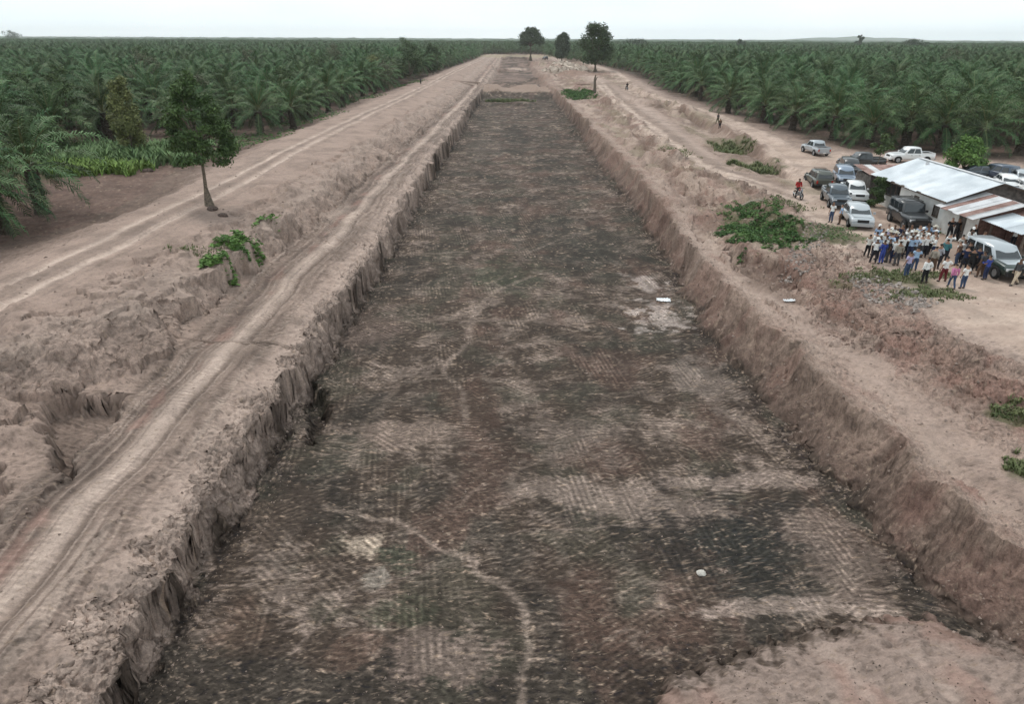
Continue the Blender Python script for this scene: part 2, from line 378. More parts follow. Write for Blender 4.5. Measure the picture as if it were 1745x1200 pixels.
# gully right of the face, in line with the photograph's dark cut
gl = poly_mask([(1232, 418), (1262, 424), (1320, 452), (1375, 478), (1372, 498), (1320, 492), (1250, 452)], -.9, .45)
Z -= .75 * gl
hump = np.clip(1 - blob(1180, 300, -.3, 3.2, 2.2, 0), 0, 1)

bank = (between('R2b', 'R4') | between('G1', 'Q1')).astype(float)
Z += bank * np.clip((GY - 45) / 30, 0, 1) * (GY < 420) * (.42 * fbm(GX * .22, GY * .10, 4, 191, .6))
for mpx, mpy, mr1, mr2, mh_ in ((1180, 302, 3, 4, .7), (1125, 268, 2.5, 5, .8), (1085, 238, 2.5, 6, .7), (1155, 335, 2, 3, .5), (1240, 335, 2.5, 2.5, .5), (1060, 204, 3, 7, .7), (1105, 178, 4, 9, .9), (1160, 192, 3.5, 7, .9), (1235, 238, 3, 5, .6), (1215, 300, 2.5, 3, -.4), (1040, 175, 3, 8, .8), (1145, 285, 2.0, 3, -.5), (1000, 200, 2, 6, .5), (60, 590, 2.5, 2, .4), (300, 470, 2.0, 2.4, .35), (-60, 560, 3, 3, .5), (470, 345, 2, 4, .35)):
    Z += 1.35 * mh_ * sstep(1.1, .2, blob(mpx, mpy, -.3, mr1, mr2, 8, .35, .6, 201 + mpx % 7))
# the same on the left bank, and heaps at the far end
bl_ = between('Lin', 'S2').astype(float) * (GY < 160)
tz = .5 * fbm(GX * .20, GY * .13, 4, 341, .6); ts = np.round(tz / .30) * .30
Z += bl_ * (.7 * ts + .5 * tz)
for mpx, mpy, mr1, mr2, mh_ in ((838, 150, 5, 9, 1.3), (905, 150, 5, 8, 1.2), (870, 140, 7, 10, .9), (930, 135, 6, 12, 1.6), (850, 118, 9, 14, 1.6), (915, 112, 9, 18, 2.0), (880, 104, 14, 24, 1.6), (945, 118, 8, 14, 1.6), (975, 130, 7, 12, 1.3), (890, 165, 4, 5, .7), (850, 166, 3, 5, .6)):
    Z += mh_ * sstep(1.15, .15, blob(mpx, mpy, -1.5, mr1, mr2, 8, .2, .7, 261 + mpx % 7))
# low terraces and cut ledges on the right bank
bk = between('R2b', 'R4').astype(float) * sstep(28, 45, GY) * (GY < 300)
tz = .45 * fbm(GX * .16, GY * .06, 4, 321, .55); ts = np.round(tz / .34) * .34
Z += bk * (.75 * ts + .25 * tz)
# ---- wheel ruts and tracks
Yc = GY
def offs(a, b, t=.5):
    return GX - (LX[ix[a]] * (1 - t) + LX[ix[b]] * t)[:, None]
prof_w = .28 * fbm(GX * .05, GY * .16, 3, 81)
oT = offs('Tl', 'Tr') + prof_w
def rut(o, c, w, d): return d * np.exp(-((o - c) / w) ** 2)
tk = np.clip(1.4 - GY / 260, 0, 1)
tn = .6 + .8 * sstep(-.4, .4, fbm(GX * .5, GY * .25, 3, 83))
for c, w, d in ((-1.9, .22, .10), (-1.15, .28, .12), (-.45, .12, .05), (.75, .25, .13), (1.25, .16, .08), (1.9, .2, .06)):
    Z -= rut(oT, c, w, d) * tk * tn
oL = offs('Lout', 'Lin', .42) + .35 * fbm(GX * .03, GY * .05, 2, 85)
for c in (-.95, .95): Z -= rut(oL, c, .3, .09) * tk * tn
def paint(mask, col, k=1.0):
    global COL
    m = (np.clip(mask, 0, 1) * k)[..., None]
    COL = COL * (1 - m) + np.array(col) * m
def mul(mask, f):
    global COL
    m = np.clip(mask, 0, 1)[..., None]
    COL = COL * (1 - m) + COL * f * m
nzc = fbm(GX * .5, GY * .12, 4, 87)
paint(np.clip(rut(oT, -.2, 2.3, 1.3), 0, 1) * (GY < 300), (.25, .20, .172), .75)
paint(rut(oT, .15, .42, 1) * (GY < 300), (.43, .355, .31), .95)
paint(rut(oT, .35, .3, 1) * sstep(-.2, .3, nzc), (.46, .38, .335), .75)
for c, w, k in ((-1.25, .34, .95), (-.62, .14, .7), (.86, .2, .95), (-2.1, .14, .6), (1.45, .16, .7), (2.0, .1, .5)):
    paint(rut(oT, c, w, 1) * sstep(-.75, -.1, fbm(GX * .6, GY * .2, 3, 88 + int(c * 10))), (.135, .104, .09), min(1, k * 1.3))
lines = sstep(.12, .3, noise2(oT * 4.2 + 3, GY * .045, 221)); paint(lines * (np.abs(oT) < 2.5) * (GY < 220), (.165, .13, .112), .55)
lines2 = sstep(.15, .35, noise2(oT * 6.0 + 9, GY * .06, 223)); paint(lines2 * (np.abs(oT) < 2.3) * (GY < 220), (.42, .35, .305), .5)
wt = sstep(.25, .5, fbm(GX * .25, GY * .1, 3, 93)) * rut(oT, -1.1, .5, 1); paint(wt, (.12, .09, .078), .8)
rd = sstep(.15, .4, fbm(GX * .4, GY * .25, 3, 94)) * rut(oT, -.8, .4, 1); paint(rd, (.28, .17, .145), .5)
for c in (-.95, .95): paint(rut(oL, c, .34, 1), (.49, .405, .355), .95)
ll = sstep(.15, .35, noise2(oL * 3.5 + 3, GY * .04, 225)); paint(ll * (np.abs(oL) < 2.6), (.21, .168, .145), .5)
paint(rut(oL, 0, .35, 1), (.20, .16, .138), .65 )
paint(rut(oL, 1.9, .25, 1) * sstep(-.1, .4, nzc), (.21, .165, .14), .6)

# access road 1 (past the crest to the yard) and road 2 along the palms
def road_px(pts, z=0.): return [at(px, py, z) for px, py in pts]
road1 = road_px([(1022, 140), (1040, 165), (1075, 195), (1112, 222), (1150, 255), (1195, 287), (1260, 305), (1320, 322), (1380, 345), (1440, 400), (1470, 440)])
road2 = road_px([(1045, 122), (1062, 138), (1080, 155), (1120, 170), (1180, 188), (1245, 212), (1300, 236), (1340, 262), (1370, 300), (1400, 340)])
d1 = dist_poly(GX, GY, road1, 8); d2 = dist_poly(GX, GY, road2, 8)
d1 = d1 + .5 * W1; d2 = d2 + .5 * W1
paint(sstep(4.5, 2.5, d1) * (d1 > 1.4) * (GY > 60), (.20, .155, .13), .7)
paint(sstep(1.9, 1.2, d1), (.44, .36, .315), .95); paint(np.exp(-((d1 - .9) / .35) ** 2), (.47, .39, .335), .8); paint(np.exp(-(d1 / .35) ** 2), (.22, .175, .15), .8)
paint(sstep(6.5, 3.5, d2) * (d2 > 2.4) * (GY > 70), (.24, .185, .155), .5)
paint(sstep(2.8, 1.8, d2), (.46, .375, .325), .9); paint(np.exp(-(d2 / .5) ** 2), (.30, .24, .205), .5)
Z -= .07 * np.exp(-((d1 - .9) / .3) ** 2) + .05 * np.exp(-((d2 - 1.0) / .35) ** 2)
# the yard
yard = poly_mask([(1345, 352), (1420, 330), (1290, 240), (1420, 262), (1480, 282), (1745, 290), (2300, 330), (2600, 1200), (1745, 618), (1560, 520), (1490, 430)], 0, 1.0)
paint(yard, (.39, .31, .262), .8)
yn = sstep(-.1, .5, fbm(GX * .22 + GY * .1, GY * .5, 4, 96)); paint(yard * yn, (.47, .39, .335), .6)
Z = Z * (1 - .85 * yard) + .85 * yard * (.02 + .02 * B2)

SPK2 = fbm(GX * 2.2, GY * 2.2, 4, 331, .75)
# soil mottling everywhere outside the bed
m1 = fbm(GX * .28, GY * .28, 5, 101, .6); m2 = fbm(GX * 1.6, GY * 1.6, 4, 105, .65)
drym = (1 - floor_m)
mul(drym * sstep(.0, .6, m1) * .9, .80); mul(drym * sstep(.0, .6, -m1) * .6, 1.13); 
mul(drym * sstep(.15, .6, m2) * (1 - .6 * flat_m), .80); mul(drym * sstep(.15, .6, -m2) * .6, 1.12)
sc = sstep(.3, .42, fbm(GX * 4.5, GY * 4.5, 2, 107)) * np.clip(1.3 - GY / 70, 0, 1); mul(drym * sc * (1 - .7 * flat_m), .66)
# red clay showing in faces
rc = sstep(.0, .35, fbm(GX * .35, GY * .35, 3, 111)); paint(rc * (steepR * .65 + scarpR * .8 + rb * .6), (.225, .142, .120), .6)
paint(sstep(.1, .4, fbm(GX * .2, GY * .2, 3, 112)) * steepR * (GY < 24), (.22, .14, .118), .6)
paint(np.exp(-((d1) / 9) ** 2) * 0, RED, 0)
paint(ramp * sstep(.0, .45, rampw * 2.2 + .35 * SPK2), (.30, .242, .214), .95); mul(ramp * sstep(.0, .4, fbm(GX * 1.4, GY * 1.4, 4, 311, .65)), .82); mul(ramp * sstep(.25, .45, fbm(GX * 4, GY * 4, 2, 313)), .7); paint(ramp * sstep(0, .35, fbm(GX * .3, GY * .3, 3, 114)), (.30, .205, .175), .6)
for pp in (([(1400, 1085), (1440, 1130), (1480, 1200), (1520, 1290)]), ([(1545, 1115), (1580, 1150), (1625, 1210), (1680, 1300)])):
    dd = dist_poly(GX, GY, road_px(pp, -2.8), 2); paint(ramp * np.exp(-((dd + .1 * W2) / .22) ** 2), (.40, .33, .292), .6); Z -= .09 * np.exp(-(dd / .25) ** 2) * ramp
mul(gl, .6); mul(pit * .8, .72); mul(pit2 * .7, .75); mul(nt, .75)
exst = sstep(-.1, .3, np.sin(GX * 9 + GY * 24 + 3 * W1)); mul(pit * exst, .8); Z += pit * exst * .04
lfn = sstep(0, .4, fbm(GX * 1.5, GY * 1.5, 4, 181, .7)); mul(lf * lfn * .6, .8); mul(lf * sstep(.0, .5, -fbm(GX * 1.2, GY * 1.2, 3, 183)) * .8, 1.2)
paint(bank * sstep(-.05, .4, fbm(GX * .25, GY * .09, 4, 193, .6)) * (GY > 40), (.175, .130, .108), .7)
paint(bank * sstep(.1, .5, fbm(GX * .3, GY * .12, 4, 195, .6)) * (GY > 40), (.42, .345, .295), .6)
paint(bank * sstep(.1, .45, fbm(GX * .2, GY * .08, 3, 197, .6)) * (GY > 60), (.215, .19, .135), .5)
# light dry lips
lipm = np.exp(-((GX - LX[ix['S1']][:, None]) / .5) ** 2); paint(lipm * sstep(-.2, .4, m1), (.42, .345, .30), .5)
lipr = np.exp(-((GX - LX[ix['R2']][:, None] - 1.1) / .7) ** 2) * (GY < 200); paint(lipr * sstep(-.3, .3, m1), (.38, .31, .268), .6)
for k, w in (('R3', .8),): paint(np.exp(-((GX - LX[ix[k]][:, None] + 1.6) / w) ** 2) * (GY < 60), (.39, .315, .275), .5)
# foot of both faces: contact shade painted in along with the damp
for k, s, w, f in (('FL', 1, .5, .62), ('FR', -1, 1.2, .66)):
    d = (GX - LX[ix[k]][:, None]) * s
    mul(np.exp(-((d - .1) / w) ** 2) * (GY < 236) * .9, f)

# ---- the bed: dried crust, moss, wet patches, footpaths
fb = floor_m * (1 - np.clip(ramp * 2, 0, 1))
f1 = fbm(GX * .35, GY * .35, 5, 121, .6); f2 = fbm(GX * .9, GY * 2.4, 5, 125, .75); f3 = fbm(GX * .12, GY * .12, 3, 131); f4 = fbm(GX * 2.0, GY * 4.2, 4, 135, .78)
paint(fb * sstep(.05, .55, f1 * .7 + f2 * .55), (.195, .160, .143), .8)
paint(fb * sstep(.10, .5, f4) * sstep(-.1, .35, f1), (.27, .225, .20), .6)
paint(fb * sstep(.0, .5, f3 + .3 * f1), (.062, .056, .048), .8)
paint(fb * sstep(.15, .45, fbm(GX * .22, GY * .22, 4, 141)), (.082, .084, .066), .45)
paint(fb * sstep(.1, .5, fbm(GX * .25, GY * .18, 4, 145)) * (GX > -4), (.120, .080, .067), .6)
SPK = fbm(GX * 2.6, GY * 4.2, 5, 231, .78)
def stain(px, py, rx, ry, col, k=.8, rot=0, seed=0, z=-3.5, nf=.6, na=.5):
    d = blob(px, py, z, rx, ry, rot, nf, na, 150 + seed)
    sm = sstep(1.35, .25, d)
    paint(sstep(.20, .72, sm * .95 + .36 * SPK) * (fb if z < -3 else 1), col, k)
DRY = (.215, .178, .160)
stain(1230, 900, 5.0, 3.6, (.058, .052, .047), .9, 0, 1); stain(1275, 945, 2.3, 3.1, (.050, .052, .047), .8, 8, 2)
stain(1050, 850, 4.2, 1.6, DRY, .75, -10, 3); stain(1250, 822, 4.8, .8, (.26, .215, .195), .7, 3, 4); stain(1430, 950, 1.8, 3.4, (.185, .150, .134), .75, 10, 5)
stain(1320, 1035, 3.2, .55, (.27, .225, .205), .75, 5, 6); stain(1470, 1045, 1.3, .4, (.30, .25, .225), .8, -12, 7)
stain(1120, 540, 2.2, 2.6, (.36, .33, .32), .6, 8, 8, nf=.9, na=1.1); stain(1100, 480, 1.6, 2.0, (.36, .33, .32), .6, 0, 9, na=.9); stain(1200, 650, 2.2, 4, (.22, .19, .175), .6, 0, 10)
stain(690, 740, 3.0, 1.6, (.235, .19, .168), .7, 0, 11); stain(620, 925, .9, .8, (.33, .285, .24), .8, 0, 12); stain(645, 985, .5, .6, (.25, .235, .215), .6, 0, 13)
stain(680, 950, 1.0, .8, (.064, .076, .056), .7, 0, 14); stain(675, 1040, 1.2, .9, (.075, .082, .058), .7, 0, 15)
stain(600, 1110, 1.2, .8, (.17, .115, .095), .5, 0, 16); stain(400, 1070, 1.0, 1.2, (.15, .105, .085), .5, 0, 17); stain(480, 870, 2.2, 2.0, (.105, .083, .070), .7, 0, 18)
stain(760, 1120, 2.4, 1.2, (.215, .17, .155), .6, 0, 19); stain(830, 250, 4, 14, (.125, .11, .10), .4, 0, 20); stain(880, 230, 3, 20, (.060, .056, .05), .7, 0, 21)
stain(1000, 420, 6, 10, (.060, .060, .052), .65, 0, 22); stain(1110, 1150, 2.2, 1.5, (.062, .050, .042), .8, 0, 23); stain(860, 470, 3, 5, (.075, .090, .062), .6, 0, 24)
stain(990, 750, 3, 2.5, (.18, .15, .135), .55, 0, 25); stain(620, 560, 3, 4, (.13, .10, .09), .6, 0, 26); stain(860, 185, 8, 6, (.13, .095, .085), .6, 0, 27)
paths = [([(560, 860), (600, 872), (660, 885), (735, 920), (812, 962), (865, 1005), (895, 1050), (910, 1100), (885, 1150), (900, 1210)], .26, (.27, .225, .20)),
         ([(905, 470), (845, 495), (815, 520), (800, 560), (805, 580), (770, 610), (755, 640), (790, 672), (800, 720)], .34, (.25, .21, .188)),
         ([(700, 535), (750, 538), (785, 550), (805, 575)], .25, (.22, .185, .165)), ([(620, 430), (740, 432), (800, 428)], .22, (.22, .185, .165)),
         ([(640, 490), (800, 490), (960, 488)], .2, (.21, .175, .155)), ([(690, 648), (620, 725), (595, 800)], .3, (.20, .165, .145)),
         ([(690, 647), (760, 645), (900, 650), (985, 640)], .16, (.2, .17, .15)), ([(860, 915), (900, 902), (1000, 900), (1080, 890)], .07, (.25, .21, .19)),
         ([(540, 770), (680, 768), (820, 775)], .16, (.2, .165, .145)), ([(830, 490), (870, 460), (900, 430), (960, 405)], .25, (.17, .145, .13)),
         ([(750, 330), (800, 345), (815, 380)], .3, (.2, .17, .15)), ([(490, 1120), (560, 1040), (610, 985)], .12, (.2, .165, .15))]
for pts, w, c in paths:
    w *= .78
    P = [at(px, py, -3.5) for px, py in pts]
    d = dist_poly(GX + .25 * W1, GY + .3 * W1, P, 2.5)
    paint(fb * sstep(.35, .85, np.exp(-(d / w) ** 2) + .3 * SPK), c, .52); Z -= .03 * np.exp(-(d / w) ** 2) * fb
for sd_, fx_, fy_, w_ in ((301, .10, .085, .012), (303, .16, .10, .012), (305, .07, .22, .010), (307, .2, .2, .014)):
    nn_ = fbm(GX * fx_ + .05 * W1, GY * fy_ + .05 * W1, 3, sd_)
    paint(fb * np.exp(-(nn_ / w_) ** 2) * sstep(-.1, .3, fbm(GX * .15, GY * .15, 2, sd_ + 1)), (.235, .195, .172), .55)
fs = sstep(.25, .5, fbm(GX * 3.0, GY * 7.0, 3, 161)) * np.clip(1.3 - GY / 60, 0, 1); mul(fb * fs, .68)
fs = sstep(.2, .5, fbm(GX * 3.0, GY * 6.0, 3, 165)) * np.clip(1.3 - GY / 80, 0, 1); mul(fb * fs, 1.2)
# banks far away
far = (GY > 240)
paint(between('F3', 'R1') * far * (GY < 262), (.32, .25, .21), .8)
paint(between('F3', 'R1') * far * (GY >= 262) * sstep(-.3, .3, f3), (.25, .185, .16), .7)
stain(880, 130, 8, 12, (.13, .10, .09), .6, 0, 31, z=-2.6); stain(880, 118, 7, 9, (.45, .37, .32), .7, 0, 32, z=-2.5)
stain(870, 95, 60, 60, (.30, .27, .18), .6, 0, 33, z=0)
stain(990, 125, 14, 22, (.235, .165, .135), .8, 0, 34, z=0)
# grassy ground tints
G_ = (.085, .092, .048)
for a in ((1300, 390, 3.6, 4.6, -.4), (1245, 248, 3.2, 5, -.4), (1285, 285, 3, 4.5, -.4), (985, 160, 4.2, 16, -.5), (868, 160, 7, 4, -1.5), (1420, 400, 2.5, 3, 0), (1520, 475, 3.4, 1.5, 0), (1590, 500, 2.2, 1.0, 0), (1725, 712, 1.2, 1.0, -1), (1745, 800, .9, .9, -1.1), (185, 270, 8, 6, -.5), (60, 290, 9, 9, -.5)):
    d = blob(a[0], a[1], a[4], a[2], a[3], 0, .6, .5, 170)
    paint(sstep(1.15, .5, d), G_, .8)
COL = np.clip(COL, .02, .6)

# heights are looked up from the same grid by everything that stands on the ground
def ground_z(x, y):
    j = int(np.clip(np.searchsorted(YR, y) - 1, 0, NYR - 2))
    t = (y - YR[j]) / (YR[j + 1] - YR[j])
    a = np.interp(x, GX[j], Z[j]); b = np.interp(x, GX[j + 1], Z[j + 1])
    return float(a * (1 - t) + b * t)
def ground_zv(x, y):
    return np.array([ground_z(a, b) for a, b in zip(x, y)])
def hit(px, py):
    """ground point seen at a point of the photograph"""
    z = 0.0
    for _ in range(12):
        x, y = at(px, py, z); z = .5 * z + .5 * ground_z(x, y)
    return x, y, ground_z(x, y)

CTR = np.clip(.9 + .8 * np.maximum(lf, steepR) + .7 * np.maximum(scarpL, scarpR) + .6 * rb - .4 * yard, .4, 2.4)
# steep faces break up sideways too, by noise that also varies with height
zx = np.gradient(Z, axis=1) / np.maximum(np.gradient(GX, axis=1), 1e-3)
zy = (np.gradient(Z, axis=0) - zx * np.gradient(GX, axis=0)) / np.gradient(GY, axis=0)
sl = sstep(.6, 1.8, np.hypot(zx, zy)) * (GY < 200) * (GY > 4) * (1 - .7 * np.maximum(pit, pit2)) * (1 - .5 * steepR) * (1 - flat_m)
q_ = GX * .35 + GY
DX = sl * (.17 * fbm(q_ * 1.1, Z * 1.5, 4, 241, .62) + .03 * fbm(q_ * 6, Z * 7, 2, 245))
DY = sl * (.09 * fbm(q_ * 1.2 + 40, Z * 1.7, 3, 247, .6))
fcn = fbm(q_ * 1.4, Z * 3.2, 4, 249, .65)
mul(sl * sstep(.05, .5, fcn) * .7, .82); mul(sl * sstep(.05, .5, -fcn) * .8, 1.2)
lum = COL.mean(-1, keepdims=True); fbb = (floor_m * (1 - np.clip(ramp * 2, 0, 1)))[..., None]
COL = COL * (1 - fbb) + fbb * COL * np.clip(lum / .115, .3, 2.2) ** .45 * np.array((.80, .74, .685))
COL = COL * (1 - fbb) * np.array((.93, .875, .835)) + COL * fbb
COL = np.clip(COL, .02, .6)
# normals of the whole sheet, shared by the pieces it is cut into
P3 = np.stack([GX + DX, GY + DY, Z], -1)
dU = np.gradient(P3, axis=1); dV = np.gradient(P3, axis=0)
N3 = np.cross(dU, dV); N3 /= np.linalg.norm(N3, axis=-1, keepdims=True) + 1e-12

def ground_mat(name, tread=0.0, heads=None):
    m = bpy.data.materials.new(name); m.use_nodes = True
    n, l = m.node_tree.nodes, m.node_tree.links
    b = n['Principled BSDF']; b.inputs['Roughness'].default_value = .95; b.inputs['Specular IOR Level'].default_value = .18
    at_ = n.new('ShaderNodeAttribute'); at_.attribute_name = 'soil'
    tcd = n.new('ShaderNodeTexCoord')
    def nz_(scale, detail, sc=(1, 1, 1), rough=.6, rot=0):
        mpp = n.new('ShaderNodeMapping'); mpp.inputs['Scale'].default_value = sc; mpp.inputs['Rotation'].default_value = (0, 0, rot)
        l.new(tcd.outputs['Object'], mpp.inputs['Vector'])
        q = n.new('ShaderNodeTexNoise'); q.inputs['Scale'].default_value = scale; q.inputs['Detail'].default_value = detail; q.inputs['Roughness'].default_value = rough
        l.new(mpp.outputs[0], q.inputs['Vector']); return q.outputs['Fac']
    def mr(x, a, b_, c, d):
        q = n.new('ShaderNodeMapRange'); q.inputs[1].default_value = a; q.inputs[2].default_value = b_; q.inputs[3].default_value = c; q.inputs[4].default_value = d
        l.new(x, q.inputs[0]); return q.outputs[0]
    def mth(op, x, y):
        q = n.new('ShaderNodeMath'); q.operation = op
        for i, v in enumerate((x, y)):
            if isinstance(v, (int, float)): q.inputs[i].default_value = v
            else: l.new(v, q.inputs[i])
        return q.outputs[0]
    a1 = nz_(5.0, 7, rough=.78); a2 = nz_(16.0, 4, rough=.75)
    v = mth('MULTIPLY', mr(a1, .3, .7, .78, 1.22), mr(a2, .3, .7, .82, 1.18))
    hgt = mth('ADD', mth('MULTIPLY', a1, .45), mth('MULTIPLY', a2, .15))
    if tread:
        # grouser marks of the bulldozers: ribs in strips, several headings
        tot = None
        for k, (rot, per, msk) in enumerate(heads or ((0.08, .25, 0), (.75, .27, 1), (-.62, .23, 2), (1.42, .26, 3))):
            mp_ = n.new('ShaderNodeMapping'); mp_.inputs['Rotation'].default_value = (0, 0, rot)
            l.new(tcd.outputs['Object'], mp_.inputs['Vector'])
            w = n.new('ShaderNodeTexWave'); w.wave_type = 'BANDS'; w.bands_direction = 'Y'
            w.inputs['Scale'].default_value = .314 / per; w.inputs['Distortion'].default_value = 1.6
            w.inputs['Detail'].default_value = 3; w.inputs['Detail Scale'].default_value = 1.6; w.inputs['Detail Roughness'].default_value = .65
            l.new(mp_.outputs[0], w.inputs['Vector'])
            q1 = nz_(.42, 3, (1.5, .55, 1), .6, rot + .7 * k + .3)
            q = n.new('ShaderNodeMapping'); 
            mk = mr(q1, .5, .6, 0, 1)
            s = mth('MULTIPLY', w.outputs['Fac'], mk)
            tot = s if tot is None else mth('MAXIMUM', tot, s)
        brk = mr(nz_(2.2, 4, (1, 1.6, 1), .7), .38, .6, .15, 1)
        tot = mth('MULTIPLY', tot, brk)
        tot = mth('MULTIPLY', tot, .85)
        v = mth('MULTIPLY', v, mr(tot, 0, 1, 1 - .28 * tread, 1 + 1.15 * tread))
        v = mth('MULTIPLY', v, mr(nz_(4.2, 6, (.95, 1.5, 1), .8), .34, .64, 1 - .32 * tread, 1 + .28 * tread))
        v = mth('MULTIPLY', v, mr(nz_(8.0, 3, (.8, 1.5, 1), .6, .4), .36, .46, 1 - .45 * tread, 1.0))
        v = mth('MULTIPLY', v, mr(nz_(12.0, 3, (.8, 1.4, 1), .6, .9), .58, .68, 1.0, 1 + .1 * tread))
        hgt = mth('ADD', hgt, mth('MULTIPLY', tot, .7))
    v = mth('MAXIMUM', mth('ADD', 1.0, mth('MULTIPLY', mth('SUBTRACT', v, 1.0), at_.outputs['Alpha'])), .25)
    mxx = n.new('ShaderNodeVectorMath'); mxx.operation = 'SCALE'
    l.new(at_.outputs['Color'], mxx.inputs[0]); l.new(v, mxx.inputs['Scale'])
    l.new(mxx.outputs[0], b.inputs['Base Color'])
    bp = n.new('ShaderNodeBump'); bp.inputs['Strength'].default_value = .9; bp.inputs['Distance'].default_value = .07
    l.new(hgt, bp.inputs['Height']); l.new(bp.outputs[0], b.inputs['Normal'])
    return m
M_soil = ground_mat('soil'); M_bed = ground_mat('bed_mud', 1.0); M_trk = ground_mat('track_soil', .35, ((0.02, .22, 0), (0.06, .30, 1)))

def sub_terrain(name, quad_mask, material):
    jj, ii = np.nonzero(quad_mask)
    idx = jj * NX + ii
    Fq = np.stack([idx, idx + 1, idx + 1 + NX, idx + NX], -1)
    used, inv = np.unique(Fq.ravel(), return_inverse=True)
    me = np_mesh(name, P3.reshape(-1, 3)[used], inv.reshape(-1, 4), [material], smooth=True)
    ca = me.color_attributes.new('soil', 'FLOAT_COLOR', 'POINT')
    cc = np.ones((len(used), 4), dtype=np.float32); cc[:, 3] = CTR.reshape(-1)[used]; cc[:, :3] = COL.reshape(-1, 3)[used]
    ca.data.foreach_set('color', cc.ravel())
    me.normals_split_custom_set_from_vertices(N3.reshape(-1, 3)[used].astype(np.float32))
    o = link(name, me); o['kind'] = 'structure'
    return o
sq = SEGT[:-1, :-1]; yq = GY[:-1, :-1]
region = np.zeros(sq.shape, dtype=np.int8)
region[(sq >= ix['FL']) & (sq < ix['FR']) & (yq < 240) & (ramp[:-1, :-1] < .02)] = 1
region[(np.abs(oL[:-1, :-1]) < 1.7) & (yq < 450) & (yq > 4)] = 2
region[(np.abs(oT[:-1, :-1]) < 2.4) & (yq < 250) & (yq > 4)] = 3
region[(d1[:-1, :-1] < 2.2)] = 4
region[(d2[:-1, :-1] < 2.8)] = 5
region[(yard[:-1, :-1] > .5) & (region == 0)] = 6
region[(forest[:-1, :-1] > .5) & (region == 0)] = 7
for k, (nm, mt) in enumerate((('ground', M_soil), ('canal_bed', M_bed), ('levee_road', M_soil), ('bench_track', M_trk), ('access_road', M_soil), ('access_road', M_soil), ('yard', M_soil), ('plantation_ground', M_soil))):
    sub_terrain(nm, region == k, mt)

# ================================================================== vegetation
M_frond = mat('palm_leaf', (.034, .072, .026), rough=.6, spec=.2, col2=(.098, .155, .062), nscale=.35, island=.3, objrand=.30)
M_deadf = mat('dead_frond', (.13, .10, .06), rough=.8, island=.3)
M_rachis = mat('palm_rib', (.16, .17, .08), rough=.7)
M_ptrunk = mat('palm_trunk', (.060, .048, .036), rough=.95, noise=.5, nscale=9, bump=.8)
M_bark = mat('bark', (.13, .105, .08), rough=.95, noise=.4, nscale=7, bump=.6)

def frond_arrays(L=5.4, elev=50, droop=70, n=26, seed=0, wmax=.95, twist=0):
    """an arching rib along +Y with two ranks of drooping leaflets"""
    r = np.random.default_rng(seed)
    V, Fq = [], []
    pts = []; p = np.array([0., 0., 0.]); a = R_(elev); N = 12
    for i in range(N + 1):
        pts.append(p.copy())
        p = p + np.array([0, math.cos(a), math.sin(a)]) * L / N
        a -= R_(droop) / N * (.5 + 1.1 * i / N)
    pts = np.array(pts)
    T = np.gradient(pts, axis=0); T /= np.linalg.norm(T, axis=1, keepdims=True)
    def quad(a_, b_, c_, d_):
        k = len(V); V.extend([a_, b_, c_, d_]); Fq.append((k, k + 1, k + 2, k + 3))
    for i in range(0, N, 2):      # rib
        j = min(i + 2, N); w0 = .07 * (1 - i / N) + .012; w1 = .07 * (1 - j / N) + .012
        quad(pts[i] + (-w0, 0, 0), pts[i] + (w0, 0, 0), pts[j] + (w1, 0, 0), pts[j] + (-w1, 0, 0))
    nr = len(Fq)
    for side in (-1, 1):
        for k in range(n):
            s = .14 + .85 * (k + .5 * (side > 0)) / n
            f = s * N; i = min(int(f), N - 1); q = pts[i] + (pts[i + 1] - pts[i]) * (f - i); t = T[i]
            ln = wmax * (math.sin(math.pi * min(1, (s - .05) * 1.02)) ** .6 + .12) * r.uniform(.8, 1.12)
            out = np.array([side * 1.0, 0, 0]); up = np.array([0, -t[2], t[1]])
            d0 = out * .78 + t * .55 + up * r.uniform(-.05, .45); d0 /= np.linalg.norm(d0)
            m_ = q + d0 * ln * .5; e = m_ + (d0 * .6 + np.array([0, 0, -1]) * r.uniform(.5, .95)) * ln * .5
            w = t * .050
            quad(q - w * .7, q + w * .7, m_ + w, m_ - w); quad(m_ - w, m_ + w, e + w * .25, e - w * .25)
    return np.array(V), np.array(Fq), nr
FRONDS = []
for i, (L, el, dr, wm) in enumerate([(5.0, 76, 50, .85), (5.5, 60, 72, .95), (5.6, 45, 80, 1.0), (5.5, 28, 78, 1.0), (5.0, 5, 62, .95), (4.6, -22, 45, .8)]):
    for v in range(2):
        FRONDS.append((el, frond_arrays(L * (1 - .08 * v), el + 4 * v, dr + 10 * v, 24, 20 + i * 2 + v, wm)))
def frond_mesh(k):
    V, Fq, nr = FRONDS[k][1]
    mi = np.ones(len(Fq), dtype=int); mi[:nr] = 0
    return np_mesh('frond', V, Fq, [M_rachis, M_frond], midx=mi)
FROND_ME = [frond_mesh(k) for k in range(len(FRONDS))]
def crown_layout(seed, n=34):
    r = random.Random(seed); out = []
    for i in range(n):
        t = i / (n - 1)                       # 0 young, upright ... 1 old, hanging
        tier = min(5, int(t * 6)); k = tier * 2 + r.randint(0, 1)
        az = i * 137.5 + r.uniform(-14, 14)
        out.append((k, R_(az), R_(r.uniform(-9, 9)), r.uniform(.84, 1.08), 0.45 * (1 - t)))
    return out
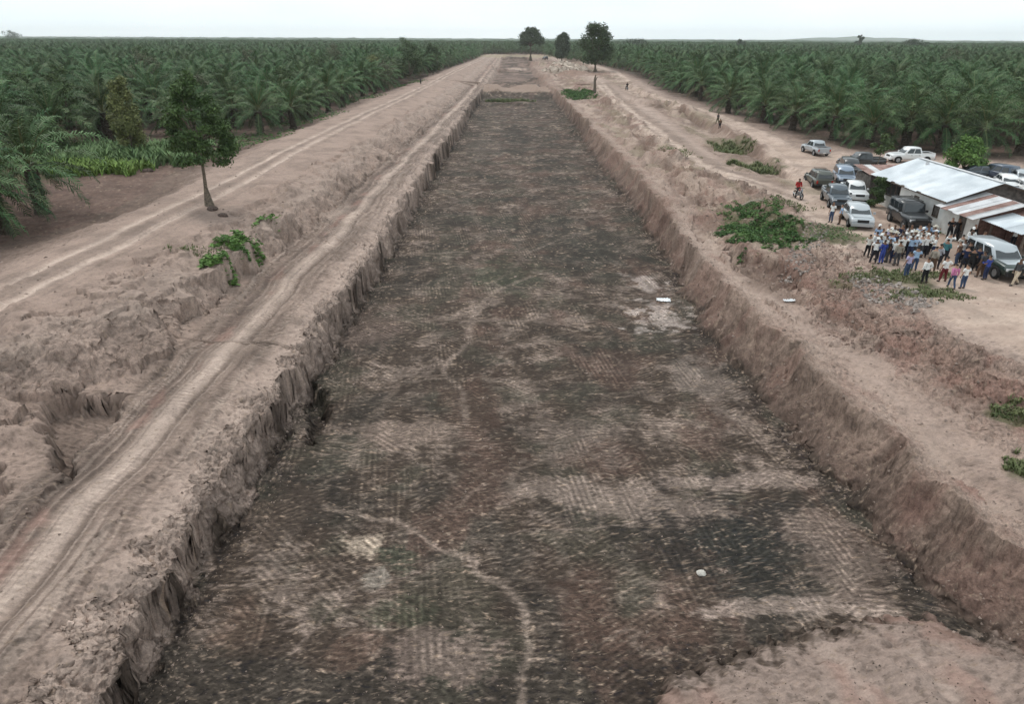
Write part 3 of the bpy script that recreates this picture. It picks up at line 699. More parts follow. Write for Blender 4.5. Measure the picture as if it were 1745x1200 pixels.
def crown_mesh(seed, n=34):
    VV, FF, MI, off = [], [], [], 0
    for k, az, tl, sc_, z in crown_layout(seed, n):
        V, Fq, nr = FRONDS[k][1]
        Rm = np.array((Matrix.Rotation(az, 3, 'Z') @ Matrix.Rotation(tl, 3, 'Y')).to_3x3()) * sc_
        VV.append(V @ Rm.T + np.array([0, 0, z])); FF.append(Fq + off); off += len(V)
        mi = np.ones(len(Fq), dtype=int); mi[:nr] = 0
        if k >= 10 and (len(MI) * 7 + seed) % 5 < 2: mi[nr:] = 2
        MI.append(mi)
    return np_mesh('palm_crown', np.concatenate(VV), np.concatenate(FF), [M_rachis, M_frond, M_deadf], midx=np.concatenate(MI))
CROWN_ME = [crown_mesh(100 + s, 34) for s in range(6)]
def trunk_mesh(h, seed):
    r = np.random.default_rng(seed); rings = int(h / .16) + 2; ns = 11
    V = []
    for i in range(rings + 1):
        z = h * i / rings + .1 - .25 * (i == 0); t = i / rings
        rad = (.33 + .09 * (1 - t) + .10 * t) * (1 + .16 * (i % 2)) + (.22 if i == 0 else 0)
        for k in range(ns):
            a = 2 * math.pi * (k + .5 * (i % 2)) / ns; q = rad * r.uniform(.88, 1.15)
            V.append((math.cos(a) * q, math.sin(a) * q, z))
    Fq = [(i * ns + k, i * ns + (k + 1) % ns, (i + 1) * ns + (k + 1) % ns, (i + 1) * ns + k) for i in range(rings) for k in range(ns)]
    V.append((0, 0, h + .35)); 
    me = np_mesh('trunk', V, Fq, [M_ptrunk], smooth=False); return me
TRUNK_H = [2.4, 2.9, 3.4]
TRUNK_ME = [trunk_mesh(h, 5 + i) for i, h in enumerate(TRUNK_H)]

def palm(x, y, label, group, detailed, seed, sc_=1.0, th=None, cat='palm tree'):
    r = random.Random(seed)
    ti = r.randint(0, 2) if th is None else th
    z = ground_z(x, y)
    root = empty('oil_palm', (x, y, z), r.uniform(0, 6.28)); root.scale = (sc_ * 1.2,) * 3
    tag(root, label, cat, group)
    link('trunk', TRUNK_ME[ti], root)
    if detailed:
        for k, az, tl, s_, zz in crown_layout(r.randint(0, 999), 32):
            f = link('frond', FROND_ME[k], root)
            f.location = (0, 0, TRUNK_H[ti] + zz); f.rotation_euler = (0, tl, az); f.scale = (s_,) * 3
    else:
        c = link('crown', CROWN_ME[r.randint(0, 5)], root); c.location = (0, 0, TRUNK_H[ti]); c.rotation_euler = (0, 0, r.uniform(0, 6.28))
    return root

# the edge of the plantation, left and right of the works
edgeL = [at(px, py, -.4) for px, py in [(-700, 420), (-300, 410), (-60, 372), (40, 352), (90, 332), (130, 282), (175, 262), (240, 250), (330, 236), (420, 243), (500, 220), (600, 176), (680, 148), (752, 121), (795, 104)]]
edgeR = [at(px, py, 0) for px, py in [(1083, 124), (1112, 138), (1150, 158), (1205, 177), (1285, 197), (1345, 216), (1395, 233), (1455, 248), (1560, 256), (1700, 262), (1745, 264), (2400, 300), (3600, 380)]]
polyL = edgeL + [(-27, 700), (-27, 1500), (-3000, 1500), (-3000, 45)]
polyR = edgeR + [(3000, 60), (3000, 1500), (30, 1500), (30, 650)]
spots = []
r0 = random.Random(3)
sp = 8.0
for j in range(-2, 210):
    y0 = 30 + j * sp * .866
    halfw = y0 * .80 + 30
    for i in range(int(-halfw / sp) - 1, int(halfw / sp) + 2):
        x = (i + .5 * (j % 2)) * sp + r0.uniform(-1.7, 1.7); y = y0 + r0.uniform(-1.7, 1.7)
        if r0.random() < .05: continue
        spots.append((x, y))
S = np.array(spots)
mL = in_poly(S[:, 0], S[:, 1], polyL); mR = in_poly(S[:, 0], S[:, 1], polyR)
mF = (S[:, 1] > 715) & (np.abs(S[:, 0]) < S[:, 1] * .3 + 100)
# front palms as seen
front = [(6, 395, 0), (72, 362, -1), (-60, 420, 0), (-70, 360, 0), (330, 238, 0), (300, 228, 0), (445, 228, 1), (500, 218, 2), (560, 192, 0), (585, 182, 1), (640, 160, 0),
         (1240, 193, 0), (1300, 208, 0), (1350, 222, 0), (1418, 240, 1), (1480, 250, 1), (1540, 252, 0), (1600, 258, 1), (1665, 264, 2), (1735, 262, 1)]
FR_ = [(*at(px, py, -.4 if px < 870 else 0), px) for px, py, k in front]
keep = mL | mR | mF
for fx, fy, px in FR_:
    keep &= np.hypot(S[:, 0] - fx, S[:, 1] - fy) > 6.0
# a clearing with tall grass on the left
cx_, cy_ = at(190, 275, -.5)
keep &= ~((np.hypot((S[:, 0] - cx_) / 13, (S[:, 1] - cy_ + 2) / 15) < 1))
S = S[keep]
D = np.hypot(S[:, 0], S[:, 1])
inview = np.abs(S[:, 0]) < S[:, 1] * .76 + 12
order = np.argsort(D + np.where(inview, 0, 1e6))
near = order[:max(0, 262 - len(FR_))]
k_det = 0
places = ['at the left edge with its base on dark cleared soil', 'just right of the big one at the left edge', 'cut by the left frame edge, nearest the camera', 'behind the nearest palms at the left edge',
          'directly behind the lone leafy tree on the berm', 'left of the lone leafy tree on the berm', 'first in the front row right of the lone berm tree', 'with bare trunk showing beside the left berm road', 'in the front row along the left berm, middle of the row', 'along the left berm just beyond the middle of the row', 'in the front row along the left berm near the walker',
          'at the bend of the dirt road where two walkers pass', 'overhanging the dirt road behind the two walkers', 'on the road edge left of the silver pickup', 'directly behind the silver pickup', 'behind the dark pickup parked at the palms', 'behind the white pickup parked at the palms', 'between the white pickup and the leafy bush', 'with visible trunk behind the leafy bush by the house', 'at the right edge of the frame behind the dark blue car']
for (x, y, px), pl, i in zip(FR_, places, range(99)):
    palm(x, y, 'oil palm ' + pl, 'oil palms at the edge of the left plantation' if px < 870 else 'oil palms at the edge of the right plantation', i not in (2, 3), 500 + i, 1.0)
for n_, i in enumerate(near):
    x, y = S[i]
    side = 'left' if x < 0 else 'right'
    det = D[i] < 88 and inview[i]
    palm(x, y, f'dark green oil palm deep in the closed rows of the {side} plantation', f'oil palms in the {side} plantation', bool(det and k_det < 14), 900 + n_, r0.uniform(.82, 1.18))
    k_det += det
rest = np.setdiff1d(np.arange(len(S)), near)
PR = S[rest]
# the rest of the plantation: one mass, crowns set on points by geometry nodes
zc = np.where(PR[:, 1] < 13000, 0.0, 0)
hts = 1.18 * rng.choice(TRUNK_H, len(PR)) + rng.uniform(-.5, .6, len(PR)) + 1.3 * noise2(PR[:, 0] * .018, PR[:, 1] * .01, 7)
pts = np.column_stack([PR[:, 0], PR[:, 1], hts - .2])
me = bpy.data.meshes.new('palm_plantation')
me.vertices.add(len(pts)); me.vertices.foreach_set('co', pts.astype(np.float32).ravel())
for nm_, arr, ty in (('rz', rng.uniform(0, 6.28, len(pts)), 'FLOAT'), ('sc', rng.uniform(.92, 1.42, len(pts)), 'FLOAT'), ('kind_id', rng.integers(0, 4, len(pts)), 'INT')):
    a = me.attributes.new(nm_, ty, 'POINT'); a.data.foreach_set('value', arr.astype(np.int32 if ty == 'INT' else np.float32))
me.update()
plant = link('palm_plantation', me)
tag(plant, 'dense oil palm plantation stretching to the horizon on both sides', 'plantation', kind='stuff')
protos = {}
for o in bpy.data.objects:
    if o.name.startswith('crown') and o.data in CROWN_ME[:4] and o.data.name not in protos: protos[o.data.name] = o
protos = [protos[m.name] for m in CROWN_ME[:4]]
ng = bpy.data.node_groups.new('scatter_crowns', 'GeometryNodeTree')
ng.interface.new_socket(name='Geometry', in_out='INPUT', socket_type='NodeSocketGeometry')
ng.interface.new_socket(name='Geometry', in_out='OUTPUT', socket_type='NodeSocketGeometry')
gi, go = ng.nodes.new('NodeGroupInput'), ng.nodes.new('NodeGroupOutput')
jn = ng.nodes.new('GeometryNodeJoinGeometry')
def named(nm_, ty):
    q = ng.nodes.new('GeometryNodeInputNamedAttribute'); q.data_type = ty; q.inputs['Name'].default_value = nm_
    return [o_ for o_ in q.outputs if o_.enabled][0]
a_r, a_s, a_k = named('rz', 'FLOAT'), named('sc', 'FLOAT'), named('kind_id', 'INT')
cxyz = ng.nodes.new('ShaderNodeCombineXYZ'); ng.links.new(a_r, cxyz.inputs['Z'])
for k in range(4):
    oi = ng.nodes.new('GeometryNodeObjectInfo'); oi.transform_space = 'ORIGINAL'
    oi.inputs['Object'].default_value = protos[k]; oi.inputs['As Instance'].default_value = True
    cp = ng.nodes.new('FunctionNodeCompare'); cp.data_type = 'INT'; cp.operation = 'EQUAL'
    ci = [s_ for s_ in cp.inputs if s_.enabled]
    ng.links.new(a_k, ci[0]); ci[1].default_value = k
    ip = ng.nodes.new('GeometryNodeInstanceOnPoints')
    ng.links.new(gi.outputs[0], ip.inputs['Points']); ng.links.new(cp.outputs[0], ip.inputs['Selection'])
    ng.links.new(oi.outputs['Geometry'], ip.inputs['Instance']); ng.links.new(cxyz.outputs[0], ip.inputs['Rotation'])
    ng.links.new(a_s, ip.inputs['Scale']); ng.links.new(ip.outputs[0], jn.inputs[0])
ng.links.new(jn.outputs[0], go.inputs[0])
md = plant.modifiers.new('scatter', 'NODES'); md.node_group = ng

# far woods out to the horizon: a bumpy canopy
fy = np.geomspace(1450, 6900, 60); fu = np.linspace(-1, 1, 420)
FX = fu[None, :] * (fy[:, None] * .95 + 100); FY = np.repeat(fy[:, None], 420, 1)
FZ = 7.0 + 1.8 * noise2(FX * .02, FY * .01, 3) + 2.2 * noise2(FX * .05, FY * .02, 4) + 1.5 * noise2(FX * .13, FY * .05, 14) + 2.5 * np.clip(noise2(FX * .012, FY * .004, 9) - .35, 0, 1) * 4
FZ[0] = -1
idx = np.arange(60 * 420).reshape(60, 420)
Fq = np.stack([idx[:-1, :-1], idx[:-1, 1:], idx[1:, 1:], idx[1:, :-1]], -1).reshape(-1, 4)
M_far = mat('far_canopy', (.030, .055, .028), rough=.9, col2=(.05, .085, .045), nscale=.02)
o = link('distant_forest', np_mesh('distant_forest', np.stack([FX, FY, FZ], -1).reshape(-1, 3), Fq, [M_far], smooth=True))
tag(o, 'far green woods along the horizon', 'forest', kind='stuff')
# hills beyond
def hill(x0, x1, y, h, seed):
    n = 60; V = []
    for j in range(9):
        for i in range(n):
            t = i / (n - 1); q = j / 8
            p = math.sin(math.pi * t) ** .8 * math.sin(math.pi * q) * h
            p *= 1 + .35 * float(noise2(np.array(t * 6 + seed), np.array(q * 2.0), seed))
            V.append((x0 + (x1 - x0) * t, y + (q - .5) * 1300, p - 3))
    Fq = [(j * n + i, j * n + i + 1, (j + 1) * n + i + 1, (j + 1) * n + i) for j in range(8) for i in range(n - 1)]
    o = link('hills', np_mesh('hills', V, Fq, [M_far], smooth=True)); o['kind'] = 'structure'
hill(2300, 3700, 6700, 38, 2)

# ---- broadleaf trees: trunk, limbs and thousands of small leaves in clumps
def tube(path, radii, ns=8):
    V, Fq = [], []
    path = [Vector(p) for p in path]
    for i, p in enumerate(path):
        t = (path[min(i + 1, len(path) - 1)] - path[max(i - 1, 0)]).normalized()
        u = t.orthogonal().normalized(); v = t.cross(u)
        for k in range(ns):
            a = 2 * math.pi * k / ns
            V.append(p + (u * math.cos(a) + v * math.sin(a)) * radii[i])
    for i in range(len(path) - 1):
        for k in range(ns):
            Fq.append((i * ns + k, i * ns + (k + 1) % ns, (i + 1) * ns + (k + 1) % ns, (i + 1) * ns + k))
    return [tuple(v) for v in V], Fq
def join_arrays(parts):
    V, Fq, o = [], [], 0
    for v, f in parts:
        V.extend(v); Fq.extend([tuple(i + o for i in q) for q in f]); o += len(v)
    return V, Fq
def leaf_cloud(clumps, n, size, seed, flat=.35):
    """clumps: (x, y, z, rx, ry, rz); leaves are small bent quads"""
    r = np.random.default_rng(seed)
    w = np.array([c[3] * c[4] * c[5] for c in clumps]) ** .72; w /= w.sum()
    ci = r.choice(len(clumps), n, p=w); cl = np.array(clumps)[ci]
    d = r.normal(size=(n, 3)); d /= np.linalg.norm(d, axis=1, keepdims=True)
    rad = r.random(n) ** .45 * (1 + .18 * r.normal(size=n))
    P = cl[:, :3] + d * rad[:, None] * cl[:, 3:6]
    nrm = d * .6 + r.normal(size=(n, 3)) * .6 + np.array([0, 0, flat]); nrm /= np.linalg.norm(nrm, axis=1, keepdims=True)
    t = np.cross(nrm, r.normal(size=(n, 3))); t /= np.linalg.norm(t, axis=1, keepdims=True); b = np.cross(nrm, t)
    s = size * r.uniform(.6, 1.3, (n, 1))
    V = np.stack([P - t * s, P - b * s * .45 - nrm * s * .12, P + t * s, P + b * s * .45 - nrm * s * .12], 1).reshape(-1, 3)
    return V, np.arange(n * 4).reshape(-1, 4)
def leaf_mat(name, a, b):
    return mat(name, a, rough=.65, spec=.2, col2=b, nscale=.8, island=.35)
ML_dark = leaf_mat('leaf_dark', (.028, .052, .018), (.055, .085, .030))
ML_lone = leaf_mat('leaf_lone', (.038, .072, .022), (.075, .12, .038))
ML_mid = leaf_mat('leaf_mid', (.045, .075, .028), (.085, .12, .045))
ML_yel = leaf_mat('leaf_yellow', (.11, .13, .045), (.17, .18, .07))
ML_dull = leaf_mat('leaf_dull', (.085, .095, .055), (.13, .135, .085))
ML_brt = leaf_mat('leaf_bright', (.07, .14, .035), (.13, .22, .06))
ML_hazy = leaf_mat('leaf_far', (.040, .060, .032), (.06, .085, .045))
def tree(name, base, h, trunk_h, clumps, nleaf, lsize, lm, label, cat='tree', group=None, rad=.22, limbs=6, seed=0, lean=(0, 0), bark=None):
    x, y, z = base
    root = empty(name, (x, y, z)); tag(root, label, cat, group)
    r = random.Random(seed)
    parts = []
    top = (lean[0], lean[1], trunk_h)
    n = 7
    parts.append(tube([(lean[0] * t + r.uniform(-.05, .05), lean[1] * t + r.uniform(-.05, .05), -.2 + (trunk_h + .2) * t) for t in [i / (n - 1) for i in range(n)]], [rad * (1.5 - .9 * min(1, i * .5) - .35 * i / n) for i in range(n)], 9))
    cs = sorted(clumps, key=lambda c: -c[3] * c[4] * c[5])[:limbs]
    for c in cs:
        a = Vector((lean[0], lean[1], trunk_h * r.uniform(.8, .98))); e = Vector(c[:3]); m_ = a.lerp(e, .5) + Vector((r.uniform(-.2, .2), r.uniform(-.2, .2), .12 * h * r.uniform(-.3, .5)))
        parts.append(tube([a, a.lerp(m_, .6), m_, m_.lerp(e, .6), e], [rad * .5, rad * .42, rad * .3, rad * .2, rad * .07], 6))
    V, Fq = join_arrays(parts)
    link('trunk', np_mesh('trunk', V, Fq, [bark or M_bark], smooth=True), root)
    V, Fq = leaf_cloud(clumps, nleaf, lsize, seed + 1)
    link('crown', np_mesh('crown', V, Fq, [lm]), root)
    return root
def clumps_in(r, n, cx, cy, z0, z1, R, shape, cr=(.7, 1.3), flat=.7):
    out = []
    for i in range(n):
        t = (i + r.uniform(0, 1)) / n; z = z0 + (z1 - z0) * t; rr = R * shape(t)
        a = r.uniform(0, 6.28); q = rr * math.sqrt(r.uniform(.1, 1))
        c = r.uniform(*cr) * (.6 + .4 * rr / R)
        out.append((cx + math.cos(a) * q, cy + math.sin(a) * q, z, c, c, c * flat))
    return out
# the lone tree on the berm
r = random.Random(21)
bx, by, bz = hit(357, 350)
cl = clumps_in(r, 34, 0, 0, 4.0, 10.0, 2.15, lambda t: (1.05, 1.15, 1.1, 1.0, .8, .65, .4)[min(6, int(t * 7))], (.55, 1.0), .6)
cl += [(1.7, .3, 3.7, .8, .8, .4), (2.3, .1, 4.4, .7, .7, .4), (-2.0, .2, 4.9, .9, .9, .4), (.1, 0, 10.3, .6, .6, .6), (-.7, .1, 9.6, .6, .6, .5), (2.3, 0, 6.3, .7, .7, .5), (-2.3, 0, 6.9, .6, .6, .4), (1.3, 0, 8.8, .6, .6, .4)]
tree('leafy_tree', (bx, by, bz - .1), 11, 5.4, cl, 13000, .14, ML_lone, 'lone dark green tree with a bare trunk standing on the left berm', rad=.3, limbs=14, seed=22)
# other trees among the palms on the left
def sized(px, py, z, w_px, h_px):
    x, y, zz = hit(px, py); v = Vector((x, y, zz - CAM_H)); dep = v.y * math.cos(PITCH) - v.z * math.sin(PITCH)
    return (x, y, zz), w_px * dep / F_PX, h_px * dep / F_PX / math.cos(PITCH)
def crowntree(px, py, wpx, hpx, lm, label, bare=.25, shape=None, n=18, nl=3000, ls=.16, seed=0, cat='tree', name='leafy_tree', flat=.75, group=None, rad=None):
    b, w, h = sized(px, py, 0, wpx, hpx)
    r = random.Random(seed)
    sh = shape or (lambda t: math.sin(math.pi * (.22 + .72 * t)))
    R = w / 2 * .86; cr = (w * .13, w * .22)
    nl = int(nl * 1.7); cl = clumps_in(r, int(n * 1.3), 0, 0, h * bare + cr[0] * .6, h - cr[1] * flat * .8, R, sh, cr, flat)
    return tree(name, b, h, h * max(bare, .18) * 1.15, cl, nl, ls, lm, label, cat, group, rad=rad or max(.06, h * .022), limbs=8, seed=seed + 1)
crowntree(228, 268, 62, 122, ML_yel, 'tall yellow-green tree between the palms behind the tall grass', .12, lambda t: (.75, .95, 1, .9, .75, .6, .4)[min(6, int(t * 7))], 26, 5200, .19, 31, flat=1.0)
crowntree(128, 252, 74, 128, ML_mid, 'round mid green tree among the palms left of the yellow-green tree', .3, None, 16, 2600, .17, 33)
crowntree(85, 268, 95, 72, ML_mid, 'low spreading green bush in front of the left palms', .05, None, 16, 2600, .16, 35, 'bush', 'bush')
crowntree(265, 200, 92, 100, ML_dull, 'dull olive tree rising over the palms left of centre', .1, None, 14, 2200, .22, 37)
crowntree(640, 148, 48, 50, ML_yel, 'yellow-green tree at the far end of the left palms', .2, None, 14, 2000, .25, 41)
crowntree(600, 165, 60, 46, ML_mid, 'green tree beside the dull one near the left berm walker', .2, None, 14, 2000, .25, 43)
crowntree(655, 158, 55, 50, ML_dull, 'greyish half-bare tree over the left berm', .15, None, 14, 1300, .22, 45)
crowntree(700, 142, 50, 62, ML_dark, 'dark round tree beyond the greyish half-bare one', .15, None, 14, 2200, .28, 47)
crowntree(738, 128, 42, 48, ML_dark, 'last dark tree at the end of the left palm edge', .1, None, 14, 2000, .35, 49)
crowntree(488, 200, 62, 78, ML_mid, 'green leafy tree in front of the left palm rows', .2, None, 14, 2000, .2, 51)
crowntree(395, 178, 50, 66, ML_dull, 'small dull tree between palms above the lone tree', .1, None, 12, 1200, .22, 52)
# the three big trees at the end of the works
crowntree(1014, 122, 66, 74, ML_dark, 'largest dark tree at the far end, right of the canal', .16, lambda t: (.7, .95, 1.05, 1.0, .85, .55, .5)[min(6, int(t * 7))], 26, 5200, .5, 61, flat=.9, rad=.9)
crowntree(957, 104, 34, 44, ML_hazy, 'middle of the three big trees at the far end', .1, None, 20, 3800, .55, 63, flat=.9, rad=.6)
crowntree(904, 103, 46, 50, ML_hazy, 'umbrella-crowned grey-green tree on the axis of the canal', .42, lambda t: (1.1, 1.1, 1.0, .85, .7, .5, .3)[min(6, int(t * 7))], 22, 3800, .6, 65, flat=.6, rad=1.0)
crowntree(1461, 88, 14, 26, ML_hazy, 'small tree standing above the right-hand horizon', .4, None, 8, 900, .8, 67)
crowntree(1557, 92, 44, 24, ML_hazy, 'wide low tree standing above the right-hand horizon', .2, None, 14, 1600, .9, 68)
crowntree(1258, 90, 22, 22, ML_hazy, 'rounded far tree on the horizon right of the dark trees', .2, None, 10, 900, .9, 69)
crowntree(1082, 88, 44, 22, ML_hazy, 'far grey-green tree just right of the largest dark tree', .2, None, 12, 1200, .9, 70)
crowntree(20, 72, 34, 20, ML_hazy, 'far tree above the horizon at the left edge', .2, None, 10, 900, 1.0, 71)
# trees by the house
crowntree(1637, 300, 66, 66, ML_brt, 'bushy bright green tree behind the metal-roofed house', .12, lambda t: (.9, 1.1, 1.0, .9, .7, .5, .35)[min(6, int(t * 7))], 22, 3600, .17, 73, flat=.85)
crowntree(1493, 293, 38, 60, ML_mid, 'thin yellowish small tree beside the dark pickup', .45, None, 10, 800, .16, 75)
crowntree(1490, 352, 34, 50, ML_mid, 'green shrub between the parked cars and the house', .02, None, 14, 2200, .12, 77, 'bush', 'bush')
crowntree(1478, 322, 18, 20, ML_dull, 'low dry shrub behind the white pickup in the car row', .02, None, 8, 700, .1, 78, 'bush', 'bush')

# the stump on the far right of the canal
b, w, h = sized(1013, 158, 0, 6, 26)
root = empty('dead_tree', b); tag(root, 'bare grey dead trunk beside the weeds at the far right of the canal', 'dead tree')
V, Fq = tube([(0, 0, -.2), (.05, 0, h * .4), (-.1, 0, h * .75), (.12, 0, h)], [.45, .38, .3, .16], 9); link('trunk', np_mesh('trunk', V, Fq, [M_bark], True), root)
V, Fq = tube([(0, 0, h * .6), (.5, 0, h * .85), (.8, .1, h * .9)], [.18, .1, .05], 6); link('branch', np_mesh('branch', V, Fq, [M_bark], True), root)

# ---- low plants: grass blades, weeds, leafy creepers
def weeds(name, label, cx, cy, rx, ry, n, size, lm, seed, kind='broad', cat='weeds', zoff=0.0, edge=.95):
    r = np.random.default_rng(seed)
    m_ = n * 3; a = r.uniform(-1, 1, (m_, 2)); X = cx + a[:, 0] * rx * 1.3; Y = cy + a[:, 1] * ry * 1.3
    d = np.hypot(a[:, 0] * 1.3, a[:, 1] * 1.3) + edge * fbm(X * .8, Y * .8, 3, seed)
    ok = np.nonzero(d < .95)[0][:n]; X, Y = X[ok], Y[ok]; n = len(ok); Zg = ground_zv(X, Y)
    th = r.uniform(0, 6.28, n); dx, dy = np.cos(th), np.sin(th)
    hh = (.5 + .9 * np.clip(fbm(X * 1.2, Y * 1.2, 2, seed + 2) + .5, 0, 1)) * size
    P = np.stack([X, Y, Zg], 1)
    if kind == 'blade':
        ln = hh * r.uniform(.7, 1.3, n); w = .02 + .05 * size
        D3 = np.stack([dx * .45, dy * .45, np.ones(n)], 1) * ln[:, None]; Wd = np.stack([-dy, dx, 0 * dx], 1) * w
        M3 = P + D3 * .6; E3 = P + D3 * np.array([1.5, 1.5, .95])
        V = np.stack([P - Wd, P + Wd, M3 + Wd, M3 - Wd, M3 - Wd, M3 + Wd, E3 + Wd * .2, E3 - Wd * .2], 1).reshape(-1, 3)
        Fq = np.arange(n * 8).reshape(-1, 4)
    else:
        z = r.uniform(.15, 1, n) * hh; s = size * r.uniform(.25, .6, n)
        nr_ = np.stack([dx * .6, dy * .6, np.ones(n)], 1); nr_ /= np.linalg.norm(nr_, axis=1, keepdims=True)
        t = np.stack([-dy, dx, r.uniform(-.3, .3, n)], 1); b_ = np.cross(nr_, t)
        Cc = P + np.stack([dx * 0, dx * 0, z], 1); s = s[:, None]
        V = np.stack([Cc - t * s, Cc - b_ * s * .5 + nr_ * s * .1, Cc + t * s * 1.0 - nr_ * s * .3, Cc + b_ * s * .5 + nr_ * s * .1], 1).reshape(-1, 3)
        Fq = np.arange(n * 4).reshape(-1, 4)
    o = link(name, np_mesh(name, V, Fq, [lm])); tag(o, label, cat, kind='stuff'); return o
def wd(px, py, z, rx, ry, n, size, lm, label, kind='broad', seed=0, name='weeds', cat='weeds'):
    x, y = at(px, py, z); return weeds(name, label, x, y, rx, ry, n, size, lm, 200 + seed, kind, cat)
M_weed = leaf_mat('weed', (.045, .095, .030), (.095, .165, .05)); M_gr = leaf_mat('grass', (.08, .105, .042), (.15, .165, .075)); M_lime = leaf_mat('lime_grass', (.10, .17, .035), (.17, .25, .06)); M_cane = leaf_mat('cane', (.085, .15, .06), (.15, .22, .09))
wd(1298, 396, -.4, 2.7, 4.4, 6500, .27, M_weed, 'dense patch of dark green weeds in the hollow beside the rubble', seed=1)
wd(1275, 362, -.4, 2.3, 2.4, 2400, .22, M_weed, 'weeds around the dry branch at the head of the hollow', seed=2)
wd(1418, 400, -.1, 2.0, 2.4, 750, .2, M_weed, 'roadside weeds below the silver car', seed=3)
wd(1330, 355, -.1, 3.0, 2.0, 700, .2, M_gr, 'sparse grass on the road bank above the weeds', 'blade', 4, 'grass', 'grass')
wd(1515, 470, 0, 3.2, 1.3, 1500, .17, M_gr, 'grass verge in front of the crowd', 'blade', 5, 'grass', 'grass')
wd(1585, 502, 0, 2.6, 1.1, 1000, .15, M_gr, 'grass verge running toward the road from the crowd', 'blade', 6, 'grass', 'grass')
wd(1245, 250, -.4, 2.6, 4.0, 1300, .4, M_gr, 'bright grass tuft in the upper gully', 'blade', 7, 'grass', 'grass')
wd(1285, 285, -.4, 2.4, 3.2, 1800, .4, M_gr, 'bright grass tuft in the lower gully', 'blade', 8, 'grass', 'grass')
wd(985, 160, -.6, 3.6, 15, 6000, .5, M_weed, 'green weeds on the bank at the far right end of the bed', seed=9)
wd(868, 160, -1.4, 6.2, 3, 2600, .6, M_gr, 'green grass on the cross bank at the end of the bed', 'blade', 10, 'grass', 'grass')
wd(408, 415, .75, 1.3, 1.9, 900, .40, ML_brt, 'tuft of bright leafy plants on the scarp lip of the left berm', 'broad', 11, 'leafy_plants', 'plants')
wd(372, 452, .65, 1.0, 1.0, 520, .36, ML_brt, 'lower tuft of bright leafy plants on the left scarp', 'broad', 12, 'leafy_plants', 'plants')
wd(452, 386, .6, .8, 1.0, 90, .4, ML_brt, 'small green sprig at the scarp beyond the bright plants', 'broad', 13, 'leafy_plants', 'plants')
wd(330, 425, .9, 1.4, 1.3, 170, .2, M_gr, 'sparse pale grass behind the bright plants', 'blade', 14, 'grass', 'grass')
wd(205, 268, -.5, 11, 6.5, 9000, 1.2, M_cane, 'stand of tall pale green grass before the left palms', 'blade', 15, 'tall_grass', 'grass')
wd(165, 292, -.5, 5, 2.8, 3600, .9, M_lime, 'bright low grass at the edge of the tall stand', 'blade', 16, 'grass', 'grass')
wd(300, 262, -.5, 5, 4, 900, .6, M_cane, 'thin grass between the tall stand and the lone tree', 'blade', 17, 'grass', 'grass')
wd(1725, 712, -1.1, .9, .8, 800, .16, M_gr, 'grass patch on the bench at the right edge', 'blade', 18, 'grass', 'grass')
wd(1748, 800, -1.2, .7, .9, 600, .16, M_gr, 'nearer grass patch at the right edge', 'blade', 19, 'grass', 'grass')
wd(1590, 398, 0, 2.6, .5, 260, .2, M_weed, 'weeds along the foot of the house wall', seed=20)
wd(1150, 262, -.3, 2, 5, 500, .25, M_gr, 'thin grass beside the dirt road', 'blade', 21, 'grass', 'grass')
# undergrowth below the plantation edges
for k, (pp) in enumerate(((420, 240), (520, 208), (610, 172), (690, 146))):
    wd(pp[0], pp[1], -.4, 6, 7, 700, .5, M_weed, 'undergrowth at the foot of the left palms, stretch %s the walker' % ('farthest from', 'second before', 'just before', 'beside')[k], seed=30 + k, name='undergrowth', cat='undergrowth')
